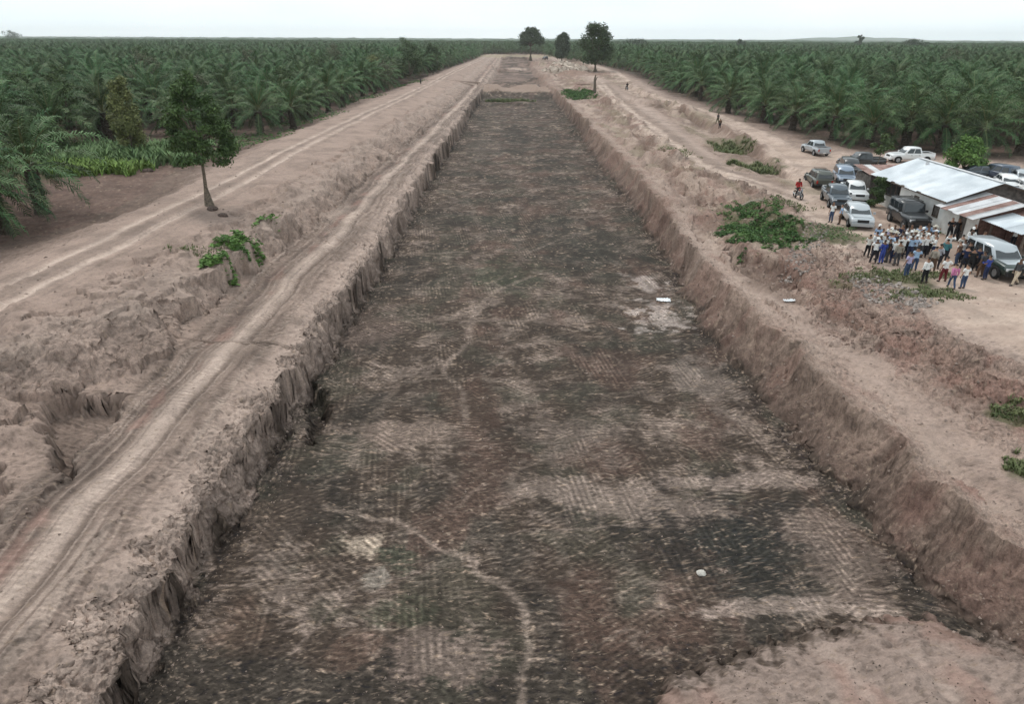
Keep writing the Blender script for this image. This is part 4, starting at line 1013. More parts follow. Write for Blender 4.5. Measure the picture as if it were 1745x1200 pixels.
# undergrowth covering the soil between the palms: low leafy cover where the rows open
# clods of earth: one mass
def clods(n, seed, bed=False):
    r = np.random.default_rng(seed)
    ico = np.array([(0, 0, 1), (.9, 0, .1), (-.3, .85, .1), (-.35, -.8, .15), (.2, .1, -.8), (.5, .6, -.3)])
    fc = np.array([(0, 1, 2), (0, 2, 3), (0, 3, 1), (1, 5, 2), (1, 3, 4), (1, 4, 5), (2, 5, 4), (2, 4, 3)])
    Y = 9 + 80 * r.random(n) ** 2.0; X = (r.uniform(-1, 1, n)) * (Y * .75 + 9)
    j = np.clip(np.searchsorted(YR, Y), 0, NYR - 1)
    sg = np.array([np.searchsorted(LX[:, jj], x) - 1 for jj, x in zip(j, X)])
    w = np.full(n, .12)
    for a, b_, p in (('Lin', 'S2', .5), ('S2', 'Tl', .6), ('F1', 'FL', .85), ('FL', 'FR', .10), ('FR', 'R2', .7), ('R2', 'R3', .4), ('R3', 'R4', 1.0), ('R4', 'P1', .4)):
        w[(sg >= ix[a]) & (sg < ix[b_])] = p
    near_toe = np.abs(X - LX[ix['FL'], j]) < 1.3; w[near_toe] = 1
    near_toe = np.abs(X - LX[ix['FR'], j]) < 1.3; w[near_toe] = .9
    fz = [ix['Ltoe']]; w[sg < fz[0]] = 0; w[sg >= ix['G1']] *= .1
    if bed: w = np.where((X > LX[ix['FL'], j]) & (X < LX[ix['FR'], j]) & (fbm(X * .5, Y * .5, 3, 9) > -.15) & (Y < 45), 1.0, 0)
    ok = r.random(n) < w; X, Y = X[ok], Y[ok]; n = len(X)
    Zg = ground_zv(X, Y)
    s = ((.018 + .05 * r.random(n) ** 3) if bed else (.022 + .085 * r.random(n) ** 3))[:, None, None] * np.clip(Y / 25, .8, 1.6)[:, None, None]
    th = r.uniform(0, 6.28, n); c_, s_ = np.cos(th), np.sin(th)
    Vb = ico[None] * r.uniform(.6, 1.3, (n, 6, 1)) * s * np.array([1, 1, .75])
    V = np.stack([Vb[..., 0] * c_[:, None] - Vb[..., 1] * s_[:, None], Vb[..., 0] * s_[:, None] + Vb[..., 1] * c_[:, None], Vb[..., 2]], -1) + np.stack([X, Y, Zg], 1)[:, None]
    Fq = fc[None] + (np.arange(n) * 6)[:, None, None]
    o = link('clods', np_mesh('clods', V.reshape(-1, 3), Fq.reshape(-1, 3), [mat('clod', (.085, .067, .056) if bed else (.235, .18, .15), rough=1, island=.45 if bed else .35)]))
    tag(o, 'small dark clods of damp soil over the bed' if bed else 'loose clods of dug earth scattered over the banks', 'clods', kind='stuff')
clods(36000, 4); clods(26000, 6, True)

# more leafy trees and bushes in and before the left plantation
for k, (px, py, w_, h_, lm_, lb) in enumerate([(60, 205, 70, 60, ML_mid, 'broad leafy tree among the palms at the upper left edge'), (195, 215, 46, 60, ML_mid, 'leafy tree left of the tall yellow-green one'), (345, 190, 60, 44, ML_dull, 'pale dull tree between the palms beyond the lone tree'),
        (545, 140, 50, 34, ML_mid, 'low leafy tree among the far left palms'), (430, 132, 44, 30, ML_dull, 'dull far tree among the left palms'), (575, 118, 46, 26, ML_dull, 'far grey-green tree above the left palm rows'), (250, 120, 40, 26, ML_mid, 'far leafy tree rising from the left palm rows'),
        (690, 108, 40, 26, ML_mid, 'leafy tree behind the last dark trees on the left'), (1180, 128, 40, 26, ML_mid, 'leafy tree rising from the right palms near the far bend'), (1395, 150, 40, 26, ML_mid, 'leafy tree rising from the middle of the right palms'), (1610, 120, 40, 22, ML_dull, 'dull far tree in the right palms')]):
    crowntree(px, py + 22, w_ * 1.15, h_ + 34, lm_, lb, .1, None, 14, 1500, .24, 301 + 2 * k)

# ================================================================== house
M_white = mat('whitewash', (.62, .62, .60), rough=.9, col2=(.74, .74, .71), nscale=1.1, bump=.2)
M_wallg = mat('grey_plaster', (.50, .49, .47), rough=.95, col2=(.64, .63, .60), nscale=1.7, bump=.2)
M_gable = mat('dark_boards', (.12, .105, .095), rough=.9, noise=.35, nscale=3)
M_zinc = mat('zinc_sheet', (.46, .50, .53), rough=.5, metal=.2, spec=.4, col2=(.62, .655, .68), nscale=.6, objrand=.07)
M_zinc2 = mat('weathered_sheet', (.46, .46, .46), rough=.55, metal=.2, col2=(.62, .62, .63), nscale=1.2, objrand=.10)
M_rust = mat('rusty_sheet', (.17, .095, .078), rough=.8, col2=(.30, .20, .175), nscale=1.4, objrand=.14)
M_dark = mat('shaded_interior', (.012, .011, .010), rough=.95)  # indoor shade put into the colour of floors and partition
M_wood = mat('weathered_wood', (.13, .10, .08), rough=.9, noise=.3, nscale=8)
M_redw = mat('red_brick_wall', (.12, .065, .052), rough=.9, noise=.35, nscale=5)

def box_arrays(x0, x1, y0, y1, z0, z1):
    V = [(x, y, z) for z in (z0, z1) for y in (y0, y1) for x in (x0, x1)]
    Fq = [(0, 2, 3, 1), (4, 5, 7, 6), (0, 1, 5, 4), (2, 6, 7, 3), (0, 4, 6, 2), (1, 3, 7, 5)]
    return V, Fq
def part_boxes(name, boxes, m_, parent):
    V, Fq = join_arrays([box_arrays(*b) for b in boxes])
    return link(name, np_mesh(name, V, Fq, [m_]), parent)
def wall_with_holes(name, axis, c, t, a0, a1, z0, z1, holes, m_, parent):
    """wall in the plane axis = c (thickness t); holes (b0, b1, zz0, zz1) along the other axis"""
    cuts = sorted({a0, a1, *[h[0] for h in holes], *[h[1] for h in holes]}); zc_ = sorted({z0, z1, *[h[2] for h in holes], *[h[3] for h in holes]})
    bx_ = []
    for p, q in zip(cuts[:-1], cuts[1:]):
        for u, v in zip(zc_[:-1], zc_[1:]):
            mp_, mz = (p + q) / 2, (u + v) / 2
            if any(h[0] < mp_ < h[1] and h[2] < mz < h[3] for h in holes): continue
            bx_.append((c, c + t, p, q, u, v) if axis == 'x' else (p, q, c, c + t, u, v))
    return part_boxes(name, bx_, m_, parent)
def sheet(name, p00, p10, p11, p01, m_, parent, ribs=5, amp=.022, seed=0):
    """one corrugated sheet: p00-p10 across the ribs, p00-p01 down the slope"""
    r = random.Random(seed); n = ribs * 4 + 1
    P = [Vector(p) for p in (p00, p10, p11, p01)]
    nrm = (P[1] - P[0]).cross(P[3] - P[0]).normalized()
    if nrm.z < 0: nrm = -nrm
    V = []
    for j in range(2):
        for i in range(n):
            t = i / (n - 1); a = P[0].lerp(P[1], t) if j == 0 else P[3].lerp(P[2], t)
            V.append(tuple(a + nrm * (amp * math.sin(2 * math.pi * ribs * t))))
    V2 = [tuple(Vector(v) - nrm * .012) for v in V]
    Fq = [(i, i + 1, n + i + 1, n + i) for i in range(n - 1)]; k = len(V)
    Fq += [(k + n + i, k + n + i + 1, k + i + 1, k + i) for i in range(n - 1)]
    Fq += [(i + 1, i, k + i, k + i + 1) for i in range(n - 1)] + [(n + i, n + i + 1, k + n + i + 1, k + n + i) for i in range(n - 1)]
    return link(name, np_mesh(name, V + V2, Fq, [m_], smooth=False), parent)
def roof_sheets(o0, across, down, n, m_, parent, seed=0, rusty=(), rm=None, alt=None):
    """n sheets side by side along 'across', each 'down' long, laid with small lifts"""
    o0 = Vector(o0); A = Vector(across); Dn = Vector(down); r = random.Random(seed)
    for i in range(n):
        l = (.004 if i % 2 else .022) + r.uniform(0, .006); z = Vector((0, 0, l)); e = Dn * r.uniform(-.02, .03)
        s0, s1 = i / n - .012, (i + 1) / n + .012
        mm = rm if i in rusty else (alt if alt and r.random() < .3 else m_)
        sheet('roof_sheet', o0 + A * s0 + z, o0 + A * s1 + z, o0 + A * s1 + Dn + e + z, o0 + A * s0 + Dn + e + z, mm, parent, 5, .02, seed + i)

HX0, HX1, HY0, HY1 = 34.7, 42.9, 54.6, 65.4
EZ, RZ, RX = 2.75, 4.05, 38.3
house = empty('house', (HX0, HY0, 0)); tag(house, 'long low whitewashed house under a pale gabled metal roof', 'house')
H0 = Vector((-HX0, -HY0, 0))
def hl(*b): return (b[0] - HX0, b[1] - HX0, b[2] - HY0, b[3] - HY0, b[4], b[5])
# long wall facing the cars, with one wide opening and two small windows
holes = [(10.8 - 3.7, 10.8 - .6, 1.05, 2.25), (3.9, 4.55, 1.05, 1.95), (.75, 1.5, 1.0, 1.8)]
holes[0] = (7.0, 10.2, 1.15, 2.35)
wall_with_holes('wall', 'x', 0, .18, 0, HY1 - HY0, -.3, EZ - .02, holes, M_white, house)
part_boxes('wall', [(HX1 - HX0 - .18, HX1 - HX0, 0, HY1 - HY0, -.3, EZ - .02)], M_white, house)
V = [(.18, 0, -.3), (8.02, 0, -.3), (8.02, 0, EZ - .05), (RX - HX0, 0, RZ - .12), (.18, 0, EZ - .05)]
def prism(V2, d):
    n = len(V2); Vb = [(x, y + d, z) for x, y, z in V2]
    me_ = bpy.data.meshes.new('prism'); me_.from_pydata(list(V2) + Vb, [], [tuple(range(n)), tuple(range(2 * n - 1, n - 1, -1))] + [(i, i + n, (i + 1) % n + n, (i + 1) % n) for i in range(n)]); me_.update(); return me_
for yy in (.002, HY1 - HY0 - .182):
    m_e = prism([(x, y + yy, z) for x, y, z in V], .18); m_e.materials.append(M_wallg if yy > 1 else M_gable); link('gable_wall', m_e, house)
part_boxes('floor', [(.2, HX1 - HX0 - .2, .2, HY1 - HY0 - .2, .0, .06)], M_dark, house)
part_boxes('partition', [(1.9, 2.0, .2, HY1 - HY0 - .2, .06, EZ - .1)], M_dark, house)
for (b0, b1, z0, z1), k in zip(holes, range(3)):
    fr = part_boxes('window', [(-.03, .06, b0 - .06, b0, z0 - .06, z1 + .06), (-.03, .06, b1, b1 + .06, z0 - .06, z1 + .06), (-.03, .06, b0, b1, z1, z1 + .06), (-.05, .08, b0, b1, z0 - .06, z0)], M_wood, house)
    if k == 0:
        for q in range(1, 4): part_boxes('mullion', [(.02, .07, b0 + (b1 - b0) * q / 4 - .03, b0 + (b1 - b0) * q / 4 + .03, z0, z1)], M_wood, fr)
    else: part_boxes('shutter', [(.05, .08, b0 + .01, b1 - .01, z0 + .01, z1 - .01)], M_gable, fr)
# roof: sheets on both slopes with overhangs
L_ = HY1 - HY0 + 1.3
ridge = (RX - HX0, HY1 - HY0 + .65, RZ)
roof_sheets(ridge, (0, -L_, 0), (-(RX - HX0) - .55, 0, -(RZ - EZ) * (RX - HX0 + .55) / (RX - HX0)), 14, M_zinc, house, 1)
roof_sheets(ridge, (0, -L_, 0), (HX1 - RX + .5, 0, -(RZ - EZ) * (HX1 - RX + .5) / (HX1 - RX)), 14, M_zinc, house, 30)
o = part_boxes('ridge_cap', [(-.16, .16, -L_ / 2, L_ / 2, -.02, .03)], M_zinc2, house); o.location = (RX - HX0, (HY1 - HY0) / 2, RZ + .045)
for sgn, xx in ((-1, -.50), (1, HX1 - HX0 + .42)):
    part_boxes('fascia', [(xx, xx + .05, -.6, HY1 - HY0 + .6, EZ - .34, EZ - .22)], M_wood, house)
for y_ in (-.62, HY1 - HY0 + .60):
    for s_ in (-1, 1):
        x_end = -.5 if s_ < 0 else HX1 - HX0 + .45
        V, Fq = tube([(RX - HX0, y_, RZ - .09), (x_end, y_, EZ - .24)], [.055, .055], 4); link('barge_board', np_mesh('barge_board', V, Fq, [M_wood]), house)
# soot stain vent near the ridge: a small dark cowl
V, Fq = tube([(3.0, 9.0, 3.75), (3.0, 9.0, 4.12)], [.14, .14], 10); link('roof_vent', np_mesh('roof_vent', V, Fq, [M_zinc2]), house)

# the annex that continues the house, lower, with streaked sheets
lt = empty('annex', (34.6, 50.3, 0)); tag(lt, 'low grey annex with pale and rusty roof sheets against the near gable of the house', 'annex')
ly = 4.28
part_boxes('wall', [(0, .15, 0, ly, -.3, 2.12)], M_wallg, lt)
part_boxes('wall', [(5.9, 6.05, 0, ly, -.3, 2.12)], M_wallg, lt)
m_e = prism([(.152, .002, -.3), (5.898, .002, -.3), (5.898, .002, 2.1), (3.0, .002, 3.05), (.152, .002, 2.1)], .14); m_e.materials.append(M_redw); link('gable_wall', m_e, lt)
part_boxes('floor', [(.2, 5.85, .2, ly, 0, .05)], M_dark, lt)
part_boxes('door', [(-.03, -.005, 1.2, 2.1, .02, 1.9)], M_gable, lt)
roof_sheets((3.0, ly - .05, 3.2), (0, -ly - .45, 0), (-3.75, 0, -1.05), 6, M_zinc2, lt, 60, rusty=(1, 4), rm=M_rust)
roof_sheets((3.0, ly - .05, 3.2), (0, -ly - .45, 0), (3.45, 0, -1.0), 6, M_zinc2, lt, 70, rusty=(0, 2, 5), rm=M_rust)
# the open shed in front of it
sh = empty('open_shed', (35.5, 46.4, 0)); tag(sh, 'dark open shed with rusty and pale roof sheets at the right edge, nearest the crowd', 'shed')
for xx, yy in ((0, 0), (0, 3.5), (3.0, 0), (6.2, 0), (6.2, 3.5)):
    part_boxes('post', [(xx, xx + .13, yy, yy + .13, -.25, 2.0 + (.75 if xx == 3.0 else 0))], M_wood, sh)
part_boxes('beam', [(.002, .128, .132, 3.49, 1.84, 1.95)], M_wood, sh)
part_boxes('back_wall', [(1.4, 6.1, 3.62, 3.74, -.3, 1.85)], M_redw, sh)
part_boxes('side_wall', [(6.34, 6.46, .2, 3.6, -.3, 1.85)], M_redw, sh)
roof_sheets((1.55, 3.95, 2.55), (0, -4.35, 0), (-2.15, 0, -.52), 5, M_zinc, sh, 80, alt=M_zinc2)
roof_sheets((3.3, 3.95, 2.93), (0, -4.3, 0), (-1.95, 0, -.46), 5, M_rust, sh, 95)
roof_sheets((3.3, 3.95, 2.93), (0, -4.3, 0), (3.4, 0, -.8), 5, M_rust, sh, 99, alt=M_zinc2)
# rusty outhouse behind the house
oh = empty('outhouse', (34.6, 67.0, 0)); tag(oh, 'small rusty-roofed outhouse behind the far end of the house', 'outhouse')
part_boxes('wall', [(0, .12, 0, 3.0, -.3, 2.2), (4.4, 4.52, 0, 3.0, -.3, 2.2), (.12, 4.4, 0, .12, -.3, 2.2), (.12, 4.4, 2.88, 3.0, -.3, 2.2)], M_gable, oh)
roof_sheets((-.3, 3.3, 2.75), (5.1, 0, 0), (0, -3.7, -.4), 6, M_rust, oh, 110, alt=M_zinc2)

# ================================================================== vehicles
M_tyre = mat('tyre', (.018, .018, .018), rough=.85)
M_rim = mat('rim', (.35, .36, .37), rough=.35, metal=.7)
M_glass = mat('car_glass', (.02, .026, .03), rough=.08, spec=.8)
M_black = mat('black_plastic', (.02, .02, .021), rough=.6)
M_lampw = mat('headlight_glass', (.62, .64, .66), rough=.15, spec=.8)
M_lampr = mat('tail_light_glass', (.35, .02, .015), rough=.2, spec=.6)
M_plate = mat('plate', (.6, .6, .58), rough=.5)
def paint_mat(name, col, metal=.0):
    m = mat(name, col, rough=.28, metal=metal, spec=.6); b = m.node_tree.nodes['Principled BSDF']
    b.inputs['Coat Weight'].default_value = .5; b.inputs['Coat Roughness'].default_value = .12; return m
PAINT = dict(silver=paint_mat('silver_paint', (.40, .43, .45), .35), white=paint_mat('white_paint', (.72, .73, .73)), black=paint_mat('black_paint', (.018, .02, .022)),
             olive=paint_mat('olive_grey_paint', (.085, .09, .075), .2), bluegrey=paint_mat('blue_grey_paint', (.20, .25, .32), .3), navy=paint_mat('navy_paint', (.03, .05, .085), .1),
             slate=paint_mat('slate_paint', (.07, .09, .11), .2), green=paint_mat('dark_green_paint', (.018, .032, .026)))
def loft(stations, mats_, name, parent, smooth=True, cap=True):
    """stations: list of (y, [(x, z) half ring from bottom centre to top centre]) mirrored into closed rings"""
    V, Fq = [], []; n = None
    for y, ring in stations:
        full = [(x, z) for x, z in ring] + [(-x, z) for x, z in ring[::-1]]
        n = len(full); V += [(x, y, z) for x, z in full]
    for i in range(len(stations) - 1):
        for k in range(n): Fq.append((i * n + k, (i + 1) * n + k, (i + 1) * n + (k + 1) % n, i * n + (k + 1) % n))
    me_ = bpy.data.meshes.new(name); m0 = len(stations) - 1
    caps = [tuple(range(n)), tuple(range(m0 * n + n - 1, m0 * n - 1, -1))] if cap else []
    me_.from_pydata(V, [], Fq + caps); me_.update()
    for mt in mats_: me_.materials.append(mt)
    if smooth: me_.polygons.foreach_set('use_smooth', [True] * len(Fq) + [False] * len(caps))
    o = link(name, me_, parent)
    md_ = None
    return o
def wheel_me(r_, w_):
    V, Fq = [], []; n = 18
    prof = [(r_ * .62, -w_ / 2), (r_ * .93, -w_ / 2), (r_, -w_ * .32), (r_, w_ * .32), (r_ * .93, w_ / 2), (r_ * .62, w_ / 2)]
    for i in range(n):
        a = 2 * math.pi * i / n
        V += [(x, math.cos(a) * q, math.sin(a) * q) for q, x in prof]
    m_ = len(prof)
    for i in range(n):
        for k in range(m_): Fq.append((i * m_ + k, i * m_ + (k + 1) % m_, ((i + 1) % n) * m_ + (k + 1) % m_, ((i + 1) % n) * m_ + k))
    ty = np_mesh('tyre', V, Fq, [M_tyre], smooth=True)
    V, Fq = [], []
    for i in range(n):
        a = 2 * math.pi * i / n; rr = r_ * .62
        V += [(-w_ * .4, math.cos(a) * rr, math.sin(a) * rr), (w_ * .4, math.cos(a) * rr, math.sin(a) * rr), (w_ * .33, math.cos(a) * rr * .8, math.sin(a) * rr * .8), (w_ * .42, math.cos(a) * rr * (.45 if i % 3 else .25), math.sin(a) * rr * (.45 if i % 3 else .25))]
    for i in range(n):
        for k in range(3): Fq.append((i * 4 + k, i * 4 + k + 1, ((i + 1) % n) * 4 + k + 1, ((i + 1) % n) * 4 + k))
    V += [(w_ * .42, 0, 0), (-w_ * .4, 0, 0)]
    Fq += [(i * 4 + 3, len(V) - 2, len(V) - 2, ((i + 1) % n) * 4 + 3) for i in range(n)]
    me_ = bpy.data.meshes.new('rim'); Fq = [tuple(dict.fromkeys(q)) for q in Fq]; Fq += [(((i + 1) % n) * 4, len(V) - 1, i * 4) for i in range(n)]
    me_.from_pydata(V, [], Fq); me_.materials.append(M_rim); me_.update()
    return ty, me_
WHEELS = {}
def quadpart(name, pts, m_, parent, th=.012):
    P = [Vector(p) for p in pts]; nrm = (P[1] - P[0]).cross(P[-1] - P[0]).normalized() * th
    n = len(P); me_ = bpy.data.meshes.new(name)
    me_.from_pydata([tuple(p) for p in P] + [tuple(p + nrm) for p in P], [], [tuple(range(n - 1, -1, -1)), tuple(range(n, 2 * n))] + [(i, (i + 1) % n, (i + 1) % n + n, i + n) for i in range(n)])
    me_.materials.append(m_); me_.update(); return link(name, me_, parent)
def vehicle(px, py, rz, kind, colour, label, name='parked_car', cat='car', low=None, sc_=1.0, roofcol=None, hoodcol=None, rack=False):
    x, y, _ = hit(px, py)
    z = min(ground_z(x, y), ground_z(x, y + 1)) 
    root = empty(name, (x, y, z + .02), R_(rz)); root.scale = (sc_,) * 3
    tag(root, label, cat, 'vehicles parked around the house')
    bm = PAINT[colour]; rm = PAINT[roofcol or colour]; hm = PAINT[hoodcol or colour]
    if kind == 'pickup': L, W, Hh, hood, belt, cab = 5.2, 1.84, 1.78, 1.06, 1.08, (1.12, .55, -.75, -1.02)
    elif kind == 'suv': L, W, Hh, hood, belt, cab = 4.6, 1.84, 1.74, 1.02, 1.05, (.98, .38, -2.0, -2.2)
    elif kind == 'jeep': L, W, Hh, hood, belt, cab = 4.7, 1.80, 1.92, 1.16, 1.18, (.72, .50, -2.12, -2.2)
    else: L, W, Hh, hood, belt, cab = 4.5, 1.74, 1.44, .90, .90, (1.05, .30, -1.25, -1.85)
    h, b = L / 2, (.36 if kind in ('pickup', 'suv', 'jeep') else .24); w = W / 2
    r_w = .38 if kind != 'sedan' else .31
    def ring(wd_, zb, zt, rd=.1, inn=0): return [(wd_ * .86, zb), (wd_ * .98, zb + .12), (wd_, (zb + zt) / 2), (wd_ * .985 - inn, zt - rd * .5), (wd_ * .92 - inn, zt - .01), (wd_ * .45, zt + .015)]
    rear_t = belt if kind in ('pickup', 'suv', 'jeep') else .95
    sq_ = kind == 'jeep'
    st = [(-h, ring(w * .90, b + .10, rear_t - .08)), (-h + .10, ring(w * .97, b + .02, rear_t)), (-h + .5, ring(w, b, rear_t)), (cab[3] - .05 if kind in ('pickup', 'sedan') else -h + .9, ring(w, b, rear_t)), (0, ring(w, b, belt)), (cab[0] + .05, ring(w, b, belt)),
          (cab[0] + .25, ring(w, b, hood)), (h - .35, ring(w * (.98 if not sq_ else .90), b, hood - (.06 if not sq_ else .0))), (h - .08, ring(w * (.90 if not sq_ else .86), b + .04, hood - (.16 if not sq_ else .04))), (h, ring(w * .82, b + .12, hood - .30))]
    body = loft(st, [bm], 'body', root)
    quadpart('hood', [(-w * .78, cab[0] + .12, hood + .022), (w * .78, cab[0] + .12, hood + .022), (w * .72, h - .38, hood - .035), (-w * .72, h - .38, hood - .035)][::1], hm, root, .02)
    # cabin
    tw = w * (.80 if not sq_ else .90); bw = w * .93
    cz = [(cab[3], [(bw * .6, belt - .05), (bw, belt - .04), (bw * .99, belt), (bw * .97, belt + .02), (bw * .9, belt + .03), (.1, belt + .04)]),
          (cab[2], [(tw * .6, belt - .05), (bw, belt - .04), (bw * .98, belt), (tw * 1.0, Hh - .10), (tw * .93, Hh - .02), (.1, Hh + .01)]),
          ((cab[1] + cab[2]) / 2, [(tw * .6, belt - .05), (bw, belt - .04), (bw * .98, belt), (tw * 1.02, Hh - .09), (tw * .94, Hh), (.1, Hh + .035)]),
          (cab[1], [(tw * .6, belt - .05), (bw, belt - .04), (bw * .98, belt), (tw * 1.0, Hh - .12), (tw * .93, Hh - .03), (.1, Hh)]),
          (cab[0], [(bw * .6, belt - .05), (bw, belt - .04), (bw * .99, belt), (bw * .97, belt + .01), (bw * .9, belt + .02), (.1, belt + .03)])]
    loft(cz, [rm], 'cabin', root)
    e = .018
    def lerp(a, c, t): return tuple(p * (1 - t) + q * t for p, q in zip(a, c))
    # windscreen and rear window
    A, Bq = (bw * .86, cab[0], belt + .05), (tw * .86, cab[1], Hh - .04)
    d = Vector((0, Hh - belt, cab[0] - cab[1])).normalized() * e
    ws = [(-A[0], A[1] + d.y, A[2] + d.z), (A[0], A[1] + d.y, A[2] + d.z), (Bq[0], Bq[1] + d.y, Bq[2] - .04 + d.z), (-Bq[0], Bq[1] + d.y, Bq[2] - .04 + d.z)]
    quadpart('windscreen', ws, M_glass, root)
    d = Vector((0, -(Hh - belt), cab[2] - cab[3])).normalized() * e
    quadpart('rear_window', [(bw * .84, cab[3] + d.y, belt + .07 + d.z), (-bw * .84, cab[3] + d.y, belt + .07 + d.z), (-tw * .84, cab[2] + d.y, Hh - .10 + d.z), (tw * .84, cab[2] + d.y, Hh - .10 + d.z)], M_glass, root)
    # side windows, pillars left between them
    y_f, y_r, yt_f, yt_r = cab[0] - .16, cab[3] + .16, cab[1] - .06, cab[2] + .06
    nwin = 3 if kind in ('suv', 'jeep') else 2
    for s_ in (1, -1):
        for i in range(nwin):
            f0, f1 = i / nwin + .03, (i + 1) / nwin - .03
            pb = lambda f: (s_ * (bw * .985 + .02), y_f + (y_r - y_f) * f, belt + .05)
            pt = lambda f: (s_ * (tw * 1.02 + .02), yt_f + (yt_r - yt_f) * f, Hh - .15)
            q = [pb(f0), pb(f1), pt(f1), pt(f0)]
            quadpart('side_window', q if s_ > 0 else q[::-1], M_glass, root)
            dr_b = [(s_ * (w + .004), y_f + (y_r - y_f) * f0 + .02, b + .18), (s_ * (w + .004), y_f + (y_r - y_f) * f1, b + .18), (s_ * (w * .99 + .004), y_f + (y_r - y_f) * f1, belt - .10), (s_ * (w * .99 + .004), y_f + (y_r - y_f) * f0 + .02, belt - .10)]
            if i < 2:
                dd = quadpart('door', dr_b if s_ > 0 else dr_b[::-1], bm, root, .012)
                part_boxes('handle', [(s_ * (w + .02) - .01, s_ * (w + .02) + .01, dr_b[1][1] + .08, dr_b[1][1] + .24, belt - .19, belt - .16)], M_black, dd)
        part_boxes('mirror', [(s_ * (w + .10) - .09, s_ * (w + .10) + .09, cab[0] - .22, cab[0] - .12, belt + .02, belt + .18)], bm if not sq_ else M_black, root)
        part_boxes('headlight', [(s_ * w * .70 - .19, s_ * w * .70 + .19, h - .13, h - .03, hood - .34, hood - .18)], M_lampw, root)
        part_boxes('tail_light', [(s_ * w * .82 - .08, s_ * w * .82 + .08, -h - .02, -h + .10, rear_t - .45, rear_t - .12)], M_lampr, root)
    part_boxes('grille', [(-w * .46, w * .46, h - .10, h + .012, hood - .38, hood - .17)], M_black, root)
    part_boxes('bumper', [(-w * .92, w * .92, h - .10, h + .09, b + .02, b + .24)], M_black if kind in ('jeep', 'suv') else bm, root)
    part_boxes('bumper', [(-w * .90, w * .90, -h - .10, -h + .12, b + .02, b + .22)], M_rim if kind == 'pickup' else M_black, root)
    part_boxes('number_plate', [(-.2, .2, -h - .115, -h - .105, b + .06, b + .19)], M_plate, root)
    if kind == 'pickup':   # open bed: dark tub with raised rails
        y0, y1 = -h + .14, cab[3] - .14
        part_boxes('bed', [(-w * .80, w * .80, y0, y1, rear_t + .018, rear_t + .026)], M_black, root)
        part_boxes('bed_rail', [(-w * .96, -w * .82, y0 - .05, y1 + .08, rear_t - .02, rear_t + .09), (w * .82, w * .96, y0 - .05, y1 + .08, rear_t - .02, rear_t + .09), (-w * .82, w * .82, y0 - .08, y0 + .02, rear_t - .02, rear_t + .09), (-w * .82, w * .82, y1, y1 + .06, rear_t - .02, rear_t + .09)], bm, root)
    if rack:
        V, Fq = join_arrays([tube([(s_ * tw * .8, cab[1] - .1, Hh + .10), (s_ * tw * .8, cab[2] + .1, Hh + .10)], [.02, .02], 5) for s_ in (-1, 1)] + [tube([(-tw * .8, yy, Hh + .10), (tw * .8, yy, Hh + .10)], [.02, .02], 5) for yy in (cab[1] - .1, cab[1] - .7, cab[2] + .5)])
        link('roof_rack', np_mesh('roof_rack', V, Fq, [M_black]), root)
    if kind == 'jeep':
        V, Fq = tube([(0, -h - .02, 1.05), (0, -h - .24, 1.05)], [.37, .37], 14); link('spare_wheel', np_mesh('spare_wheel', V, Fq, [M_tyre]), root)
        V, Fq = join_arrays([tube([(-w * .55, h + .05, b + .1), (-w * .55, h + .14, hood - .05), (w * .55, h + .14, hood - .05), (w * .55, h + .05, b + .1)], [.035] * 4, 6)]); link('bull_bar', np_mesh('bull_bar', V, Fq, [M_black]), root)
    key = (r_w,)
    if key not in WHEELS: WHEELS[key] = wheel_me(r_w, .24)
    ty, ri = WHEELS[key]
    for s_ in (1, -1):
        for yw in (h - .86, -h + 1.0):
            a_n = 12; pts_ = [(s_ * (w + .006), yw + math.cos(math.pi * k / a_n) * (r_w + .09), max(b + .01, r_w - .03) + math.sin(math.pi * k / a_n) * (r_w + .06)) for k in range(a_n + 1)]
            quadpart('wheel_arch', pts_[::-1] if s_ > 0 else pts_, M_black, root, .008)
            wh = link('wheel', ty, root); wh.location = (s_ * (w - .06), yw, r_w - .02)
            rr = link('rim', ri, wh); rr.scale = (s_, 1, 1)
    return root
vehicle(1388, 262, 3, 'pickup', 'silver', 'silver pickup facing away at the edge of the palms, farthest left', 'pickup_truck', 'pickup truck')
vehicle(1466, 285, 89, 'pickup', 'black', 'black pickup parked side-on below the palms behind the thin tree', 'pickup_truck', 'pickup truck')
vehicle(1548, 276, 88, 'pickup', 'white', 'white double-cab pickup side-on against the palms behind the outhouse roof', 'pickup_truck', 'pickup truck', sc_=1.05)
vehicle(1392, 316, -6, 'suv', 'olive', 'olive grey off-roader seen from behind, just right of the motorcycle', 'parked_car', 'car', rack=True)
vehicle(1436, 312, 165, 'suv', 'bluegrey', 'blue-grey off-roader facing the camera beside the olive one', 'parked_car', 'car')
vehicle(1446, 297, 166, 'suv', 'black', 'dark car half hidden behind the blue-grey off-roader', 'parked_car', 'car')
vehicle(1453, 338, 168, 'pickup', 'white', 'white pickup facing right in the middle of the car row', 'pickup_truck', 'pickup truck', sc_=.94)
vehicle(1422, 347, 168, 'pickup', 'slate', 'dark slate pickup with two people standing at its side', 'pickup_truck', 'pickup truck')
vehicle(1458, 380, 166, 'sedan', 'silver', 'silver saloon car at the near end of the car row', 'parked_car', 'car', sc_=1.08)
vehicle(1545, 384, 173, 'jeep', 'black', 'boxy black off-road vehicle parked close to the house wall', 'off_road_vehicle', 'car', sc_=1.05, rack=True)
vehicle(1692, 462, 180, 'suv', 'green', 'dark green off-roader with silver roof and hood among the crowd by the shed', 'off_road_vehicle', 'car', roofcol='silver', hoodcol='silver', sc_=1.08)
vehicle(1693, 306, 20, 'suv', 'navy', 'navy off-roader behind the house roof near the right edge', 'parked_car', 'car')
